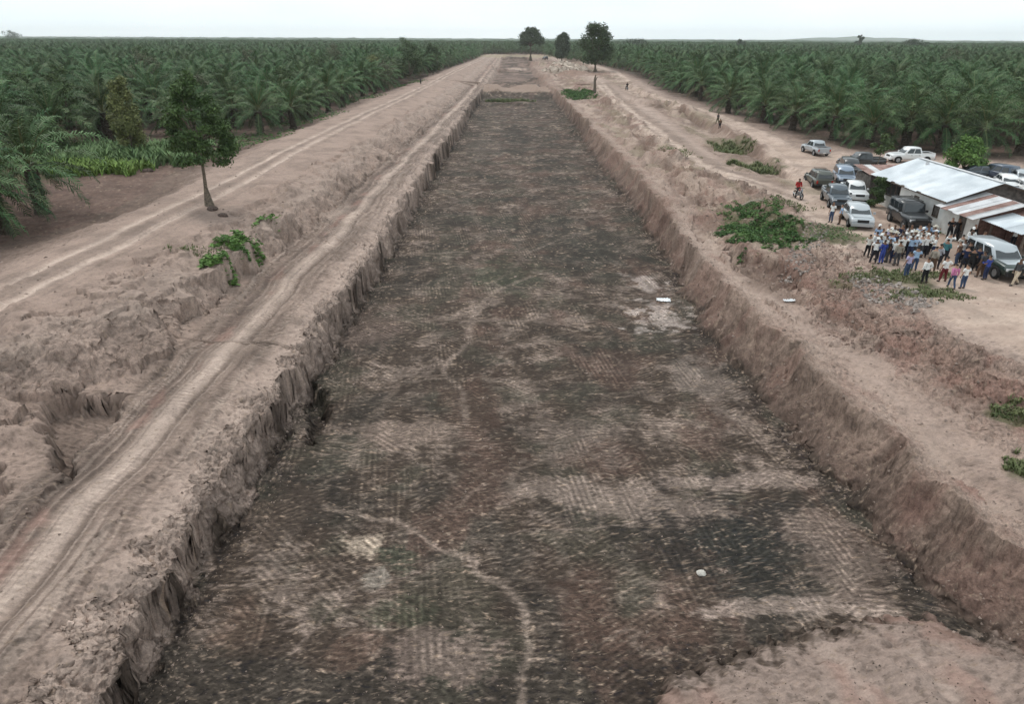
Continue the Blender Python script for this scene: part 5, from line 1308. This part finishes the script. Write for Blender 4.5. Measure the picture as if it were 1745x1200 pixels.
vehicle(1657, 303, 75, 'sedan', 'slate', 'dark low car between the bushy tree and the navy off-roader', 'parked_car', 'car')
vehicle(1714, 322, 160, 'sedan', 'white', 'white car just behind the house roof by the right edge', 'parked_car', 'car')
vehicle(1738, 313, 165, 'sedan', 'silver', 'light silver car cut by the right edge behind the house', 'parked_car', 'car')
vehicle(1750, 331, 165, 'sedan', 'white', 'white car at the right edge, nearest behind the roof ridge', 'parked_car', 'car')
vehicle(929, 101, 20, 'suv', 'black', 'tiny dark vehicle far away on the open ground by the umbrella-crowned tree', 'parked_car', 'car', sc_=1.3)

# ================================================================== people
M_skin = mat('skin', (.23, .125, .08), rough=.6)
M_hair = mat('hair', (.012, .010, .009), rough=.7)
M_shoe = mat('shoe', (.03, .025, .022), rough=.6)
def person_body(pose):
    """one continuous skinned body; pose gives joint positions. Returns mesh (y forward)"""
    J = dict(pel=(0, 0, .93), wst=(0, .0, 1.06), chs=(0, .0, 1.26), shc=(0, -.01, 1.42), nck=(0, 0, 1.52), hd0=(0, .01, 1.60), hd1=(0, .02, 1.70), hd2=(0, .01, 1.755))
    R = dict(pel=(.155, .115), wst=(.14, .10), chs=(.16, .115), shc=(.135, .095), nck=(.055, .055), hd0=(.075, .085), hd1=(.083, .10), hd2=(.055, .065))
    E = [('pel', 'wst'), ('wst', 'chs'), ('chs', 'shc'), ('shc', 'nck'), ('nck', 'hd0'), ('hd0', 'hd1'), ('hd1', 'hd2')]
    J['nose'] = (0, .135, 1.655); R['nose'] = (.012, .012); E.append(('hd0', 'nose'))
    for s, n in ((1, 'R'), (-1, 'L')):
        sh_, el, wr, hnd = pose['arm' + n]; kn, an, to = pose['leg' + n]
        for k, p, r_ in (('sh', (s * .175, -.005, 1.415), (.062, .062)), ('el', el, (.043, .043)), ('wr', wr, (.028, .024)), ('ha', hnd, (.040, .020)), ('hp', (s * .09, 0, .88), (.095, .10)), ('kn', kn, (.060, .062)), ('an', an, (.040, .042)), ('he', (an[0], an[1] - .015, .05), (.038, .045)), ('to', to, (.042, .028))):
            J[k + n] = p; R[k + n] = r_
        E += [('shc', 'sh' + n), ('sh' + n, 'el' + n), ('el' + n, 'wr' + n), ('wr' + n, 'ha' + n), ('pel', 'hp' + n), ('hp' + n, 'kn' + n), ('kn' + n, 'an' + n), ('an' + n, 'he' + n), ('he' + n, 'to' + n)]
        w_, h_ = Vector(wr), Vector(hnd); dv = (h_ - w_).normalized(); sd = dv.cross(Vector((s, 0, 0)))
        sd = Vector((0, 1, 0)) if sd.length < .2 else sd.normalized()
        for f in range(4):
            base = h_ + sd * (.030 - .020 * f) + dv * .02; tip = base + dv * (.052, .062, .056, .042)[f] + Vector((-s * .018, 0, 0))
            J[f'f{f}a' + n], J[f'f{f}b' + n] = tuple(base), tuple(tip); R[f'f{f}a' + n] = (.0095, .0095); R[f'f{f}b' + n] = (.007, .007)
            E += [('ha' + n, f'f{f}a' + n), (f'f{f}a' + n, f'f{f}b' + n)]
        tb = w_.lerp(h_, .4) + sd * .042; J['th' + n] = tuple(tb + dv * .035); R['th' + n] = (.010, .010); E.append(('wr' + n, 'th' + n))
        J['ea' + n] = (s * .092, .01, 1.655); R['ea' + n] = (.012, .02); E.append(('hd1', 'ea' + n))
    keys = list(J); me_ = bpy.data.meshes.new('body_src')
    me_.from_pydata([J[k] for k in keys], [(keys.index(a), keys.index(b_)) for a, b_ in E], []); me_.update()
    ob = bpy.data.objects.new('src', me_); C.objects.link(ob)
    sm = ob.modifiers.new('s', 'SKIN'); sm.branch_smoothing = .6
    if not me_.skin_vertices: 
        bpy.context.view_layer.objects.active = ob
    sv = me_.skin_vertices[0].data if me_.skin_vertices else None
    for i, k in enumerate(keys): sv[i].radius = R[k]; sv[i].use_root = (k == 'pel')
    ss = ob.modifiers.new('d', 'SUBSURF'); ss.levels = 1
    dg = bpy.context.evaluated_depsgraph_get(); out = bpy.data.meshes.new_from_object(ob.evaluated_get(dg)); out.name = 'person'
    bpy.data.objects.remove(ob)
    out.materials.clear(); out.materials.append(M_skin)
    out.polygons.foreach_set('use_smooth', [True] * len(out.polygons))
    return out
def cloth_from(me_, test, off, name):
    n = len(me_.vertices); co = np.zeros(n * 3); no = np.zeros(n * 3)
    me_.vertices.foreach_get('co', co); me_.vertices.foreach_get('normal', no); co = co.reshape(-1, 3); no = no.reshape(-1, 3)
    ok = test(co); polys = [tuple(p.vertices) for p in me_.polygons if all(ok[v] for v in p.vertices)]
    used = sorted({v for p in polys for v in p}); mp_ = {v: i for i, v in enumerate(used)}
    V = [tuple(co[v] + no[v] * off * (1 + .35 * math.sin(v * 1.7))) for v in used]
    m2 = bpy.data.meshes.new(name); m2.from_pydata(V, [], [tuple(mp_[v] for v in p) for p in polys]); m2.update()
    m2.materials.append(M_hair); m2.polygons.foreach_set('use_smooth', [True] * len(m2.polygons)); return m2
def mkpose(arms, legs):
    P = {}
    for s, n, a, l in ((1, 'R', arms[0], legs[0]), (-1, 'L', arms[1], legs[1])):
        el, wr, ha = {'down': ((s * .23, -.03, 1.13), (s * .24, .05, .90), (s * .24, .08, .82)), 'cross': ((s * .24, .02, 1.14), (s * .06, .22, 1.16), (-s * .03, .22, 1.17)), 'pocket': ((s * .27, -.08, 1.15), (s * .20, .05, .98), (s * .18, .10, .93)),
                      'up': ((s * .26, .15, 1.30), (s * .12, .28, 1.48), (s * .10, .30, 1.56)), 'front': ((s * .24, .0, 1.14), (s * .15, .24, 1.10), (s * .10, .32, 1.12)), 'hip': ((s * .36, -.06, 1.16), (s * .19, .02, 1.01), (s * .15, .08, 1.0)), 'swing': ((s * .23, -.14, 1.15), (s * .24, -.16, .93), (s * .24, -.15, .85))}[a]
        P['arm' + n] = (None, el, wr, ha)
        kx = s * .10
        P['leg' + n] = {'st': ((kx, .03, .50), (s * .11, -.01, .09), (s * .13, .15, .035)), 'wide': ((s * .14, .03, .50), (s * .19, -.01, .09), (s * .23, .14, .035)), 'fw': ((kx, .17, .52), (s * .09, .26, .10), (s * .10, .42, .04)), 'bk': ((kx, -.04, .50), (s * .09, -.30, .14), (s * .10, -.17, .035)), 'sit': ((s * .20, .36, .80), (s * .22, .20, .42), (s * .22, .38, .36))}[l]
    return P
POSES = {}
for nm_, (a, l) in dict(stand=(('down', 'down'), ('st', 'st')), cross=(('cross', 'cross'), ('st', 'wide')), pocket=(('pocket', 'down'), ('wide', 'st')), phone=(('up', 'down'), ('st', 'st')), front=(('front', 'front'), ('st', 'st')), hip=(('hip', 'down'), ('wide', 'wide')), walk=(('down', 'swing'), ('bk', 'fw')), ride=(('front', 'front'), ('sit', 'sit'))).items():
    bd = person_body(mkpose(a, l))
    legs_ = lambda co: (co[:, 2] < 1.0) & (co[:, 2] > .10) & ((np.abs(co[:, 0]) < .195) | (co[:, 2] < .80) | (co[:, 1] > .2))
    if nm_ == 'ride': legs_ = lambda co: (co[:, 2] < 1.0) & ((np.abs(co[:, 0]) < .33)) & ~((co[:, 2] < .46)) & ((co[:, 2] < .93))
    POSES[nm_] = (bd,
        cloth_from(bd, lambda co: (co[:, 2] > .93) & (co[:, 2] < 1.475) & ((np.abs(co[:, 0]) < .19) | (co[:, 2] > 1.22)) , .018, 'short_shirt'),
        cloth_from(bd, lambda co: ((co[:, 2] > .93) & (co[:, 2] < 1.475)), .020, 'shirt'),
        cloth_from(bd, legs_, .016, 'trousers'),
        cloth_from(bd, lambda co: co[:, 2] < (.12 if nm_ != 'ride' else .44), .010, 'shoes'),
        cloth_from(bd, lambda co: (co[:, 2] > 1.60) & ((co[:, 1] < -.01) | (co[:, 2] > 1.715) | ((co[:, 2] > 1.69) & (co[:, 1] < .06))), .014, 'hair'))
CL = {}
def cloth(name, col):
    if name not in CL: CL[name] = mat('cloth_' + name.replace(' ', '_'), col, rough=.9, noise=.12, nscale=14)
    return CL[name]
COLS = {'white': (.72, .72, .70), 'off white': (.60, .58, .53), 'pale blue': (.38, .48, .62), 'light blue': (.30, .42, .58), 'royal blue': (.035, .06, .26), 'navy': (.02, .028, .07), 'black': (.015, .015, .017), 'dark grey': (.06, .06, .065), 'grey tan': (.28, .25, .21),
        'brown': (.10, .06, .04), 'khaki': (.42, .36, .26), 'tan': (.48, .40, .30), 'pink': (.50, .18, .32), 'dark red': (.13, .02, .025), 'blue jeans': (.045, .07, .13), 'dark': (.02, .02, .026), 'orange': (.42, .17, .09), 'lilac': (.42, .38, .55), 'teal': (.05, .17, .19), 'red': (.35, .03, .03), 'checked grey': (.33, .34, .38), 'olive': (.07, .08, .045)}
M_hat = mat('straw_hat', (.46, .43, .36), rough=.9)
SK = [M_skin, mat('skin_light', (.36, .21, .145), rough=.6), mat('skin_dark', (.13, .07, .045), rough=.6)]
def hat_mesh(kind):
    V, Fq = [], []; n = 14
    prof = [(.095, 1.70), (.10, 1.72), (.095, 1.79), (.06, 1.825), (0.001, 1.83)] if kind == 'cap' else [(.19, 1.715), (.10, 1.72), (.092, 1.80), (.06, 1.83), (.001, 1.82)]
    for q, z in prof:
        for k in range(n):
            a = 2 * math.pi * k / n; V.append((math.cos(a) * q, math.sin(a) * q + .015, z))
    for i in range(len(prof) - 1):
        for k in range(n): Fq.append((i * n + k, i * n + (k + 1) % n, (i + 1) * n + (k + 1) % n, (i + 1) * n + k))
    if kind == 'cap':
        k0 = len(V); V += [(-.07, .09, 1.715), (.07, .09, 1.715), (.05, .20, 1.70), (-.05, .20, 1.70)]; Fq.append((k0, k0 + 1, k0 + 2, k0 + 3))
    return np_mesh('hat', V, Fq, [M_hair], smooth=True)
HATS = {k: hat_mesh(k) for k in ('cap', 'hat')}
def setm(o, m_):
    o.material_slots[0].link = 'OBJECT'; o.material_slots[0].material = m_
rp_ = random.Random(77)
def person_at(x, y, z, rz, top, bottom, label, pose='stand', group='people gathered by the house', hat=None, hatcol='white', sleeves=None, h=None, bag=None):
    if not isinstance(z, (int, float)): z = ground_z(x, y)
    bd, ss, ls, tr, sh_, hr = POSES[pose]
    p = link('person', bd); p.location = (x, y, z); p.rotation_euler = (0, 0, R_(rz))
    s_ = (h or rp_.uniform(1.66, 1.80)) / 1.77; wq = rp_.uniform(1.0, 1.16); p.scale = (s_ * wq, s_ * wq, s_)
    tag(p, label, 'person', group); setm(p, rp_.choice(SK))
    long_ = sleeves if sleeves is not None else rp_.random() < .45
    q = link('shirt', ls if long_ else ss, p); setm(q, cloth(top, COLS[top]))
    q = link('trousers', tr, p); setm(q, cloth(bottom, COLS[bottom]))
    q = link('shoes', sh_, p); setm(q, M_shoe)
    if hat: q = link('hat', HATS[hat], p); setm(q, M_hat if hat == 'hat' else cloth(hatcol, COLS[hatcol]))
    else: q = link('hair', hr, p); setm(q, M_hair)
    return p
def person(px, py, rz, top, bottom, label, **k):
    x, y, z = hit(px, py)
    return person_at(x, y, z, rz, top, bottom, label, **k)
# rz 0 faces away from the camera, 180 faces it
person(1415, 379, 120, 'white', 'blue jeans', 'person in white shirt and blue jeans beside the dark slate pickup', pose='stand', sleeves=False)
person(1430, 382, 60, 'light blue', 'brown', 'person in light blue shirt and brown trousers leaning at the silver saloon', pose='hip')
person(1573, 483, 10, 'white', 'black', 'person in white shirt and black trousers, alone on the verge before the crowd', pose='pocket', sleeves=True)
person(1543, 472, 15, 'lilac', 'blue jeans', 'person in lilac shirt and jeans at the front right corner of the crowd', pose='stand')
person(1556, 461, -20, 'light blue', 'blue jeans', 'person in light blue shirt just behind the lilac shirt', pose='front')
person(1605, 480, 5, 'white', 'dark red', 'person in white shirt and dark red trousers between the two groups', pose='hip', sleeves=False)
person(1620, 491, -8, 'pink', 'blue jeans', 'woman in pink top and jeans walking up from the road', pose='walk', h=1.60)
person(1639, 492, 8, 'white', 'blue jeans', 'person in white top and dark blue jacket strap beside the woman in pink', pose='stand', h=1.63)
person(1677, 477, 20, 'royal blue', 'navy', 'person in royal blue overalls in front of the dark green off-roader', pose='front')
person(1728, 486, 100, 'dark grey', 'tan', 'walker in dark top and tan trousers at the right edge', pose='walk', sleeves=True)
person(1500, 450, 10, 'royal blue', 'royal blue', 'person all in royal blue in the front row of the crowd', pose='front', sleeves=True)
person(1526, 453, -5, 'grey tan', 'dark grey', 'person in grey-tan shirt in the front row of the crowd', pose='stand', sleeves=True)
person(1476, 438, -60, 'off white', 'black', 'person in off-white shirt at the far left end of the crowd', pose='cross')
person(1586, 463, -70, 'grey tan', 'brown', 'person in faded tan top at the inner edge of the crowd', pose='pocket')
person(1594, 458, -60, 'checked grey', 'dark', 'person in checked grey shirt right of the faded tan top', pose='front')
person(1615, 408, 170, 'black', 'black', 'left one of two people in black standing against the house wall', pose='cross')
person(1626, 410, 190, 'black', 'black', 'right one of two people in black standing against the house wall', pose='hip')
person(1653, 420, 180, 'black', 'dark', 'person in black alone by the annex wall', pose='pocket')
person(1648, 429, 150, 'white', 'khaki', 'person in white shirt just below the one in black at the annex', pose='cross', hat='cap')
person(1668, 433, 200, 'off white', 'dark', 'person in off-white shirt at the shed wall behind the silver roof', pose='stand')
person(1611, 437, -60, 'white', 'navy', 'person in white shirt with arms raised between the two groups', pose='phone')
person(1606, 448, -40, 'teal', 'dark', 'person in teal shirt in the gap between the two groups', pose='front')
person(1632, 440, -20, 'off white', 'dark red', 'person in off-white shirt heading the right-hand group', pose='front')
person(1646, 436, 20, 'pale blue', 'navy', 'person in pale blue shirt behind the people in dark uniform', pose='stand')
person(1723, 424, 120, 'white', 'dark', 'person in white shirt beyond the dark green off-roader', pose='stand', hat='cap')
for i, (px, py, tp, bt, ps, lb) in enumerate([(1640, 462, 'navy', 'dark', 'cross', 'person in navy jacket at the left of the right-hand group'), (1650, 466, 'black', 'black', 'front', 'person in black at the front of the right-hand group'), (1660, 461, 'navy', 'dark', 'stand', 'person in navy near the front wheel of the dark green off-roader'),
        (1668, 472, 'dark grey', 'brown', 'hip', 'person in dark grey left of the royal blue overalls'), (1645, 452, 'black', 'navy', 'pocket', 'person in black in the second row of the right-hand group'), (1656, 450, 'navy', 'navy', 'stand', 'person in dark navy in the second row of the right-hand group'),
        (1666, 452, 'dark grey', 'dark', 'cross', 'person in grey jacket beside the off-roader\'s left side'), (1678, 455, 'teal', 'dark', 'phone', 'person in teal top and pale cap by the off-roader'), (1628, 452, 'brown', 'blue jeans', 'stand', 'person in brown shirt in front of the off-white shirt'),
        (1636, 448, 'white', 'dark', 'front', 'person in white shirt tucked behind the navy jacket')]):
    person(px, py, rp_.uniform(-50, 40), tp, bt, lb, pose=ps, hat='cap' if 'cap' in lb else None)
# the dense crowd on the left: rows facing one another
rowspec = [(447, 1484, 1572, 9), (440, 1490, 1590, 10), (433, 1483, 1594, 10), (427, 1492, 1590, 9), (421, 1486, 1592, 8)]
rown = ['front', 'second', 'middle', 'fourth', 'back']
tops = ['white', 'pale blue', 'white', 'light blue', 'white', 'white', 'pale blue', 'navy', 'white', 'white', 'white', 'white', 'light blue', 'off white', 'white', 'lilac', 'black']
ordn = ['first', 'second', 'third', 'fourth', 'fifth', 'sixth', 'seventh', 'eighth', 'ninth', 'tenth']
for ri_, (py, x0, x1, n) in enumerate(rowspec):
    for k in range(n):
        px = x0 + (x1 - x0) * (k + .5) / n + rp_.uniform(-2.5, 2.5); pyy = py + rp_.uniform(-2, 2)
        if ri_ == 0 and (abs(px - 1500) < 6 or abs(px - 1526) < 6 or px > 1538): continue
        tp = rp_.choice(tops); bt = rp_.choice(['blue jeans', 'black', 'dark', 'navy', 'dark grey', 'navy', 'dark']); ht = rp_.choice([None] * 8 + ['cap', 'cap', 'hat'])
        lb = f'person in {tp} {"and a " + ("cap" if ht == "cap" else "straw hat") + ", " if ht else "shirt, "}{ordn[k]} from left in the crowd\'s {rown[ri_]} row'
        person(px, pyy, rp_.uniform(-75, 75) + (180 if ri_ > 2 else 0), tp, bt, lb, pose=rp_.choice(['stand', 'cross', 'pocket', 'phone', 'front', 'hip']), hat=ht)
# walkers along the roads
person(1222, 213, 20, 'dark grey', 'olive', 'left one of two distant walkers on the dirt road by the palms', pose='walk', group='distant walkers', h=1.9)
person(1226, 219, 10, 'brown', 'dark', 'right one of two distant walkers on the dirt road by the palms', pose='stand', group='distant walkers')
person(717, 143, 5, 'dark grey', 'dark', 'lone distant walker on the left berm road', pose='walk', group='distant walkers', h=1.9)

# ---- motorcycles with riders
M_red = paint_mat('red_paint', (.30, .02, .02))
def motorcycle(px, py, rz, colour, label, rider_label, top, sc_=1.0):
    x, y, z = hit(px, py)
    root = empty('motorcycle', (x, y, z), R_(rz)); root.scale = (sc_,) * 3; tag(root, label, 'motorcycle')
    for yw in (.66, -.62):
        V, Fq = [], []; n = 20
        for i in range(n):
            a = 2 * math.pi * i / n
            for k in range(6):
                b_ = 2 * math.pi * k / 6; q = .27 + .045 * math.cos(b_); V.append((.045 * math.sin(b_), yw + math.cos(a) * q, .31 + math.sin(a) * q))
        for i in range(n):
            for k in range(6): Fq.append((i * 6 + k, i * 6 + (k + 1) % 6, ((i + 1) % n) * 6 + (k + 1) % 6, ((i + 1) % n) * 6 + k))
        w_ = link('wheel', np_mesh('wheel', V, Fq, [M_tyre], True), root)
        V, Fq = join_arrays([tube([(0, yw, .31), (0, yw + math.cos(2 * math.pi * k / 8) * .25, .31 + math.sin(2 * math.pi * k / 8) * .25)], [.012, .006], 4) for k in range(8)] + [tube([(-.06, yw, .31), (.06, yw, .31)], [.05, .05], 8)])
        link('spokes', np_mesh('spokes', V, Fq, [M_rim]), w_)
    V, Fq = join_arrays([tube([(0, .42, .86), (0, .10, .62), (0, -.05, .36)], [.03] * 3, 6), tube([(0, .42, .80), (0, -.25, .72), (0, -.55, .74)], [.028] * 3, 6), tube([(s * .05, -.62, .31) if i == 0 else (s * .05, 0, .36) for i in range(2)][0:2] if False else [(.06, -.62, .31), (.06, 0, .36)], [.025] * 2, 6), tube([(-.06, -.62, .31), (-.06, 0, .36)], [.025] * 2, 6)])
    link('frame', np_mesh('frame', V, Fq, [M_black]), root)
    V, Fq = join_arrays([tube([(s * .07, .66, .31), (s * .07, .44, .88)], [.024, .024], 6) for s in (-1, 1)]); link('fork', np_mesh('fork', V, Fq, [M_rim]), root)
    V, Fq = tube([(-.34, .30, 1.0), (-.16, .42, .98), (.16, .42, .98), (.34, .30, 1.0)], [.016] * 4, 6); link('handlebar', np_mesh('handlebar', V, Fq, [M_black]), root)
    loft([(.02, [(.05, .72), (.10, .76), (.11, .82), (.08, .88), (.02, .90)]), (.22, [(.06, .72), (.13, .77), (.14, .85), (.10, .91), (.02, .93)]), (.36, [(.04, .74), (.08, .78), (.09, .84), (.06, .88), (.02, .89)])], [colour], 'tank', root)
    loft([(-.62, [(.05, .76), (.10, .77), (.11, .80), (.09, .83), (.02, .84)]), (-.2, [(.06, .74), (.13, .76), (.13, .79), (.11, .82), (.02, .83)]), (.05, [(.04, .74), (.08, .76), (.08, .80), (.06, .82), (.02, .83)])], [M_black], 'seat', root)
    part_boxes('engine', [(-.13, .13, -.12, .20, .30, .60)], M_rim, root)
    V, Fq = tube([(.12, .15, .30), (.14, -.25, .30), (.15, -.70, .42)], [.03, .04, .05], 7); link('exhaust', np_mesh('exhaust', V, Fq, [M_rim]), root)
    V, Fq = tube([(0, .50, .86), (0, .60, .86)], [.08, .09], 10); link('headlight', np_mesh('headlight', V, Fq, [M_lampw]), root)
    p = person_at(x + .18 * math.sin(R_(rz)) * sc_, y - .18 * math.cos(R_(rz)) * sc_, z - .02, rz, top, 'dark', rider_label, pose='ride', group='motorcycle riders', sleeves=True, h=1.77 * sc_)
    return root
motorcycle(1359, 338, 185, M_red, 'small motorcycle coming down the dirt road toward the parked cars', 'motorcycle rider in red seated on the bike left of the olive off-roader', 'red', 1.1)
motorcycle(1068, 153, 10, M_black, 'distant motorcycle on the far dirt road by the palms', 'distant rider in black on the far dirt road', 'black', 1.3)

# ================================================================== small things
# dry branch in the weeds
def drybranch(px, py, label, ln, rz, seed, lift=.5):
    x, y, z = hit(px, py); root = empty('dry_branch', (x, y, z), R_(rz)); tag(root, label, 'branch')
    r = random.Random(seed); P = [(0, 0, .02), (ln * .35, .1, lift * .7), (ln * .7, -.08, lift), (ln, .05, lift * .9)]
    parts = [tube(P, [.07, .055, .04, .015], 7)]
    for k in range(6):
        t = r.uniform(.3, .95) * ln; q = (t, 0, lift * .8); parts.append(tube([q, (t + r.uniform(.1, .5), r.uniform(-.5, .5), lift + r.uniform(0, .4))], [.025, .006], 5))
    V, Fq = join_arrays(parts); o = link('stem', np_mesh('stem', V, Fq, [mat('dry_wood', (.34, .30, .25), rough=.9)], True), root)
drybranch(1262, 352, 'pale dry branch lying over the weeds in the hollow', 2.4, -40, 5, .9)
# roots and stones at the foot of the lone tree
def rock(px, py, s, label, m_, seed, z0=.35, nm='rock', cat='rock', flat=.7):
    x, y, z = hit(px, py); r = np.random.default_rng(seed); n, k = 9, 12; V = []
    for j in range(n):
        ph = math.pi * j / (n - 1)
        for i in range(k):
            a = 2 * math.pi * i / k; d = Vector((math.sin(ph) * math.cos(a), math.sin(ph) * math.sin(a), math.cos(ph)))
            q = 1 + .28 * float(noise2(np.array(d.x * 1.6 + seed), np.array(d.y * 1.6 + d.z * 1.3), seed))
            V.append((d.x * s * q, d.y * s * q * .8, d.z * s * q * flat))
    Fq = [(j * k + i, j * k + (i + 1) % k, (j + 1) * k + (i + 1) % k, (j + 1) * k + i) for j in range(n - 1) for i in range(k)]
    o = link(nm, np_mesh(nm, V, Fq, [m_], False)); o.location = (x, y, z + s * flat * z0); o.rotation_euler = (0, 0, seed); tag(o, label, cat); return o
M_stone = mat('pale_stone', (.50, .47, .42), rough=.9, noise=.2, nscale=8)
M_rootm = mat('root_clod', (.085, .06, .05), rough=1, noise=.4, nscale=9)
rock(1195, 979, .17, 'pale stone lying on the dark wet part of the bed', M_stone, 3)
rock(362, 357, .55, 'dark clod of roots at the foot of the lone tree', M_rootm, 5, .2, 'root_clod', 'clod', .45)
rock(380, 368, .42, 'dark clod rolled below the foot of the lone tree', M_rootm, 6, .2, 'root_clod', 'clod', .5)
rock(252, 292, .6, 'dark upturned clod between the tall grass and the lone tree', M_rootm, 7, .2, 'root_clod', 'clod', .5)
rock(1352, 470, .12, 'small pale stone at the lower end of the weeds', M_stone, 8)
# litter: crumpled white plastic sheets
M_plastic = mat('white_plastic', (.78, .79, .80), rough=.4)
def litter(px, py, w_, d_, label, seed, rz=0):
    x, y, z = hit(px, py); n = 13; V = []
    for j in range(n):
        for i in range(n):
            u, v = i / (n - 1) - .5, j / (n - 1) - .5
            e = 1 - .35 * abs(float(noise2(np.array(u * 5 + seed), np.array(v * 5.), seed)))
            V.append((u * w_ * e, v * d_ * e, .04 + .16 * abs(float(noise2(np.array(u * 4. + seed), np.array(v * 4.), seed + 1)))))
    Fq = [(j * n + i, j * n + i + 1, (j + 1) * n + i + 1, (j + 1) * n + i) for j in range(n - 1) for i in range(n - 1)]
    o = link('plastic_sheet', np_mesh('plastic_sheet', V, Fq, [M_plastic])); o.location = (x, y, z); o.rotation_euler = (0, 0, R_(rz)); tag(o, label, 'litter')
litter(1130, 512, 1.1, .7, 'crumpled white plastic sheet on the right side of the bed', 3, -10)
litter(1345, 514, .8, .3, 'white plastic scrap on the clay below the rubble', 5, 5)
# rubble of broken stones under the weeds
def rubble(pxpts, z, n, s0, label, seed, m_):
    r = np.random.default_rng(seed); P = [at(px, py, z) for px, py in pxpts]; xs = [p[0] for p in P]; ys = [p[1] for p in P]
    X = r.uniform(min(xs), max(xs), n * 3); Y = r.uniform(min(ys), max(ys), n * 3); ok = in_poly(X, Y, P); X, Y = X[ok][:n], Y[ok][:n]; n = len(X); Zg = ground_zv(X, Y)
    base = np.array([(-1, -1, -.6), (1, -1, -.6), (1, 1, -.6), (-1, 1, -.6), (-.8, -.9, .6), (.9, -.7, .5), (.7, .9, .6), (-.9, .8, .5)]); fc = np.array([(0, 3, 2, 1), (4, 5, 6, 7), (0, 1, 5, 4), (1, 2, 6, 5), (2, 3, 7, 6), (3, 0, 4, 7)])
    s = s0 * (.4 + 1.2 * r.random((n, 1, 1)) ** 2); V = base[None] * r.uniform(.55, 1.2, (n, 8, 3)) * s
    q = r.normal(size=(n, 4)); q /= np.linalg.norm(q, axis=1, keepdims=True); w, x, y, zz = q.T
    Rm = np.stack([1 - 2 * (y * y + zz * zz), 2 * (x * y - w * zz), 2 * (x * zz + w * y), 2 * (x * y + w * zz), 1 - 2 * (x * x + zz * zz), 2 * (y * zz - w * x), 2 * (x * zz - w * y), 2 * (y * zz + w * x), 1 - 2 * (x * x + y * y)], -1).reshape(n, 3, 3)
    V = np.einsum('nij,nkj->nki', Rm, V) + np.stack([X, Y, Zg + .3 * s[:, 0, 0]], 1)[:, None]
    o = link('rubble', np_mesh('rubble', V.reshape(-1, 3), (fc[None] + (np.arange(n) * 8)[:, None, None]).reshape(-1, 4), [m_])); tag(o, label, 'rubble', kind='stuff')
M_rub = mat('rubble_stone', (.28, .24, .215), rough=.95, island=.3)
M_clay = mat('clay_lump', (.25, .175, .145), rough=1, island=.2)
rubble([(1330, 460), (1345, 430), (1380, 385), (1412, 395), (1400, 430), (1370, 470)], -.3, 700, .07, 'heap of broken stone between the weeds and the crowd', 1, M_rub)
rubble([(1380, 490), (1400, 420), (1480, 450), (1530, 520), (1600, 580), (1560, 600), (1480, 590), (1400, 560), (1360, 510)], -.6, 900, .055, 'heap of red clay lumps below the road edge', 2, M_clay)
rubble([(1440, 470), (1500, 480), (1600, 525), (1560, 540), (1480, 520)], -.3, 500, .08, 'loose stones along the road edge below the crowd', 3, M_rub)
rubble([(925, 118), (950, 105), (985, 112), (1010, 122), (960, 126)], 0, 260, .9, 'far pale heaps of stone at the end of the works', 4, mat('far_stone', (.42, .35, .29), rough=1, island=.2))
# haze: one closed box of thin air around everything
hz = link('haze', np_mesh('haze', *box_arrays(-9000, 9000, -150, 8000, -6.5, 82), []))
tag(hz, 'thin pale haze in the air over the plantation', 'haze', kind='stuff')
mh = bpy.data.materials.new('haze'); mh.use_nodes = True; nn = mh.node_tree.nodes; nn.remove(nn['Principled BSDF'])
pv = nn.new('ShaderNodeVolumePrincipled'); pv.inputs['Color'].default_value = (.97, .985, 1, 1); pv.inputs['Density'].default_value = .0001; pv.inputs['Anisotropy'].default_value = .2
mh.node_tree.links.new(pv.outputs[0], nn['Material Output'].inputs['Volume']); hz.data.materials.append(mh)
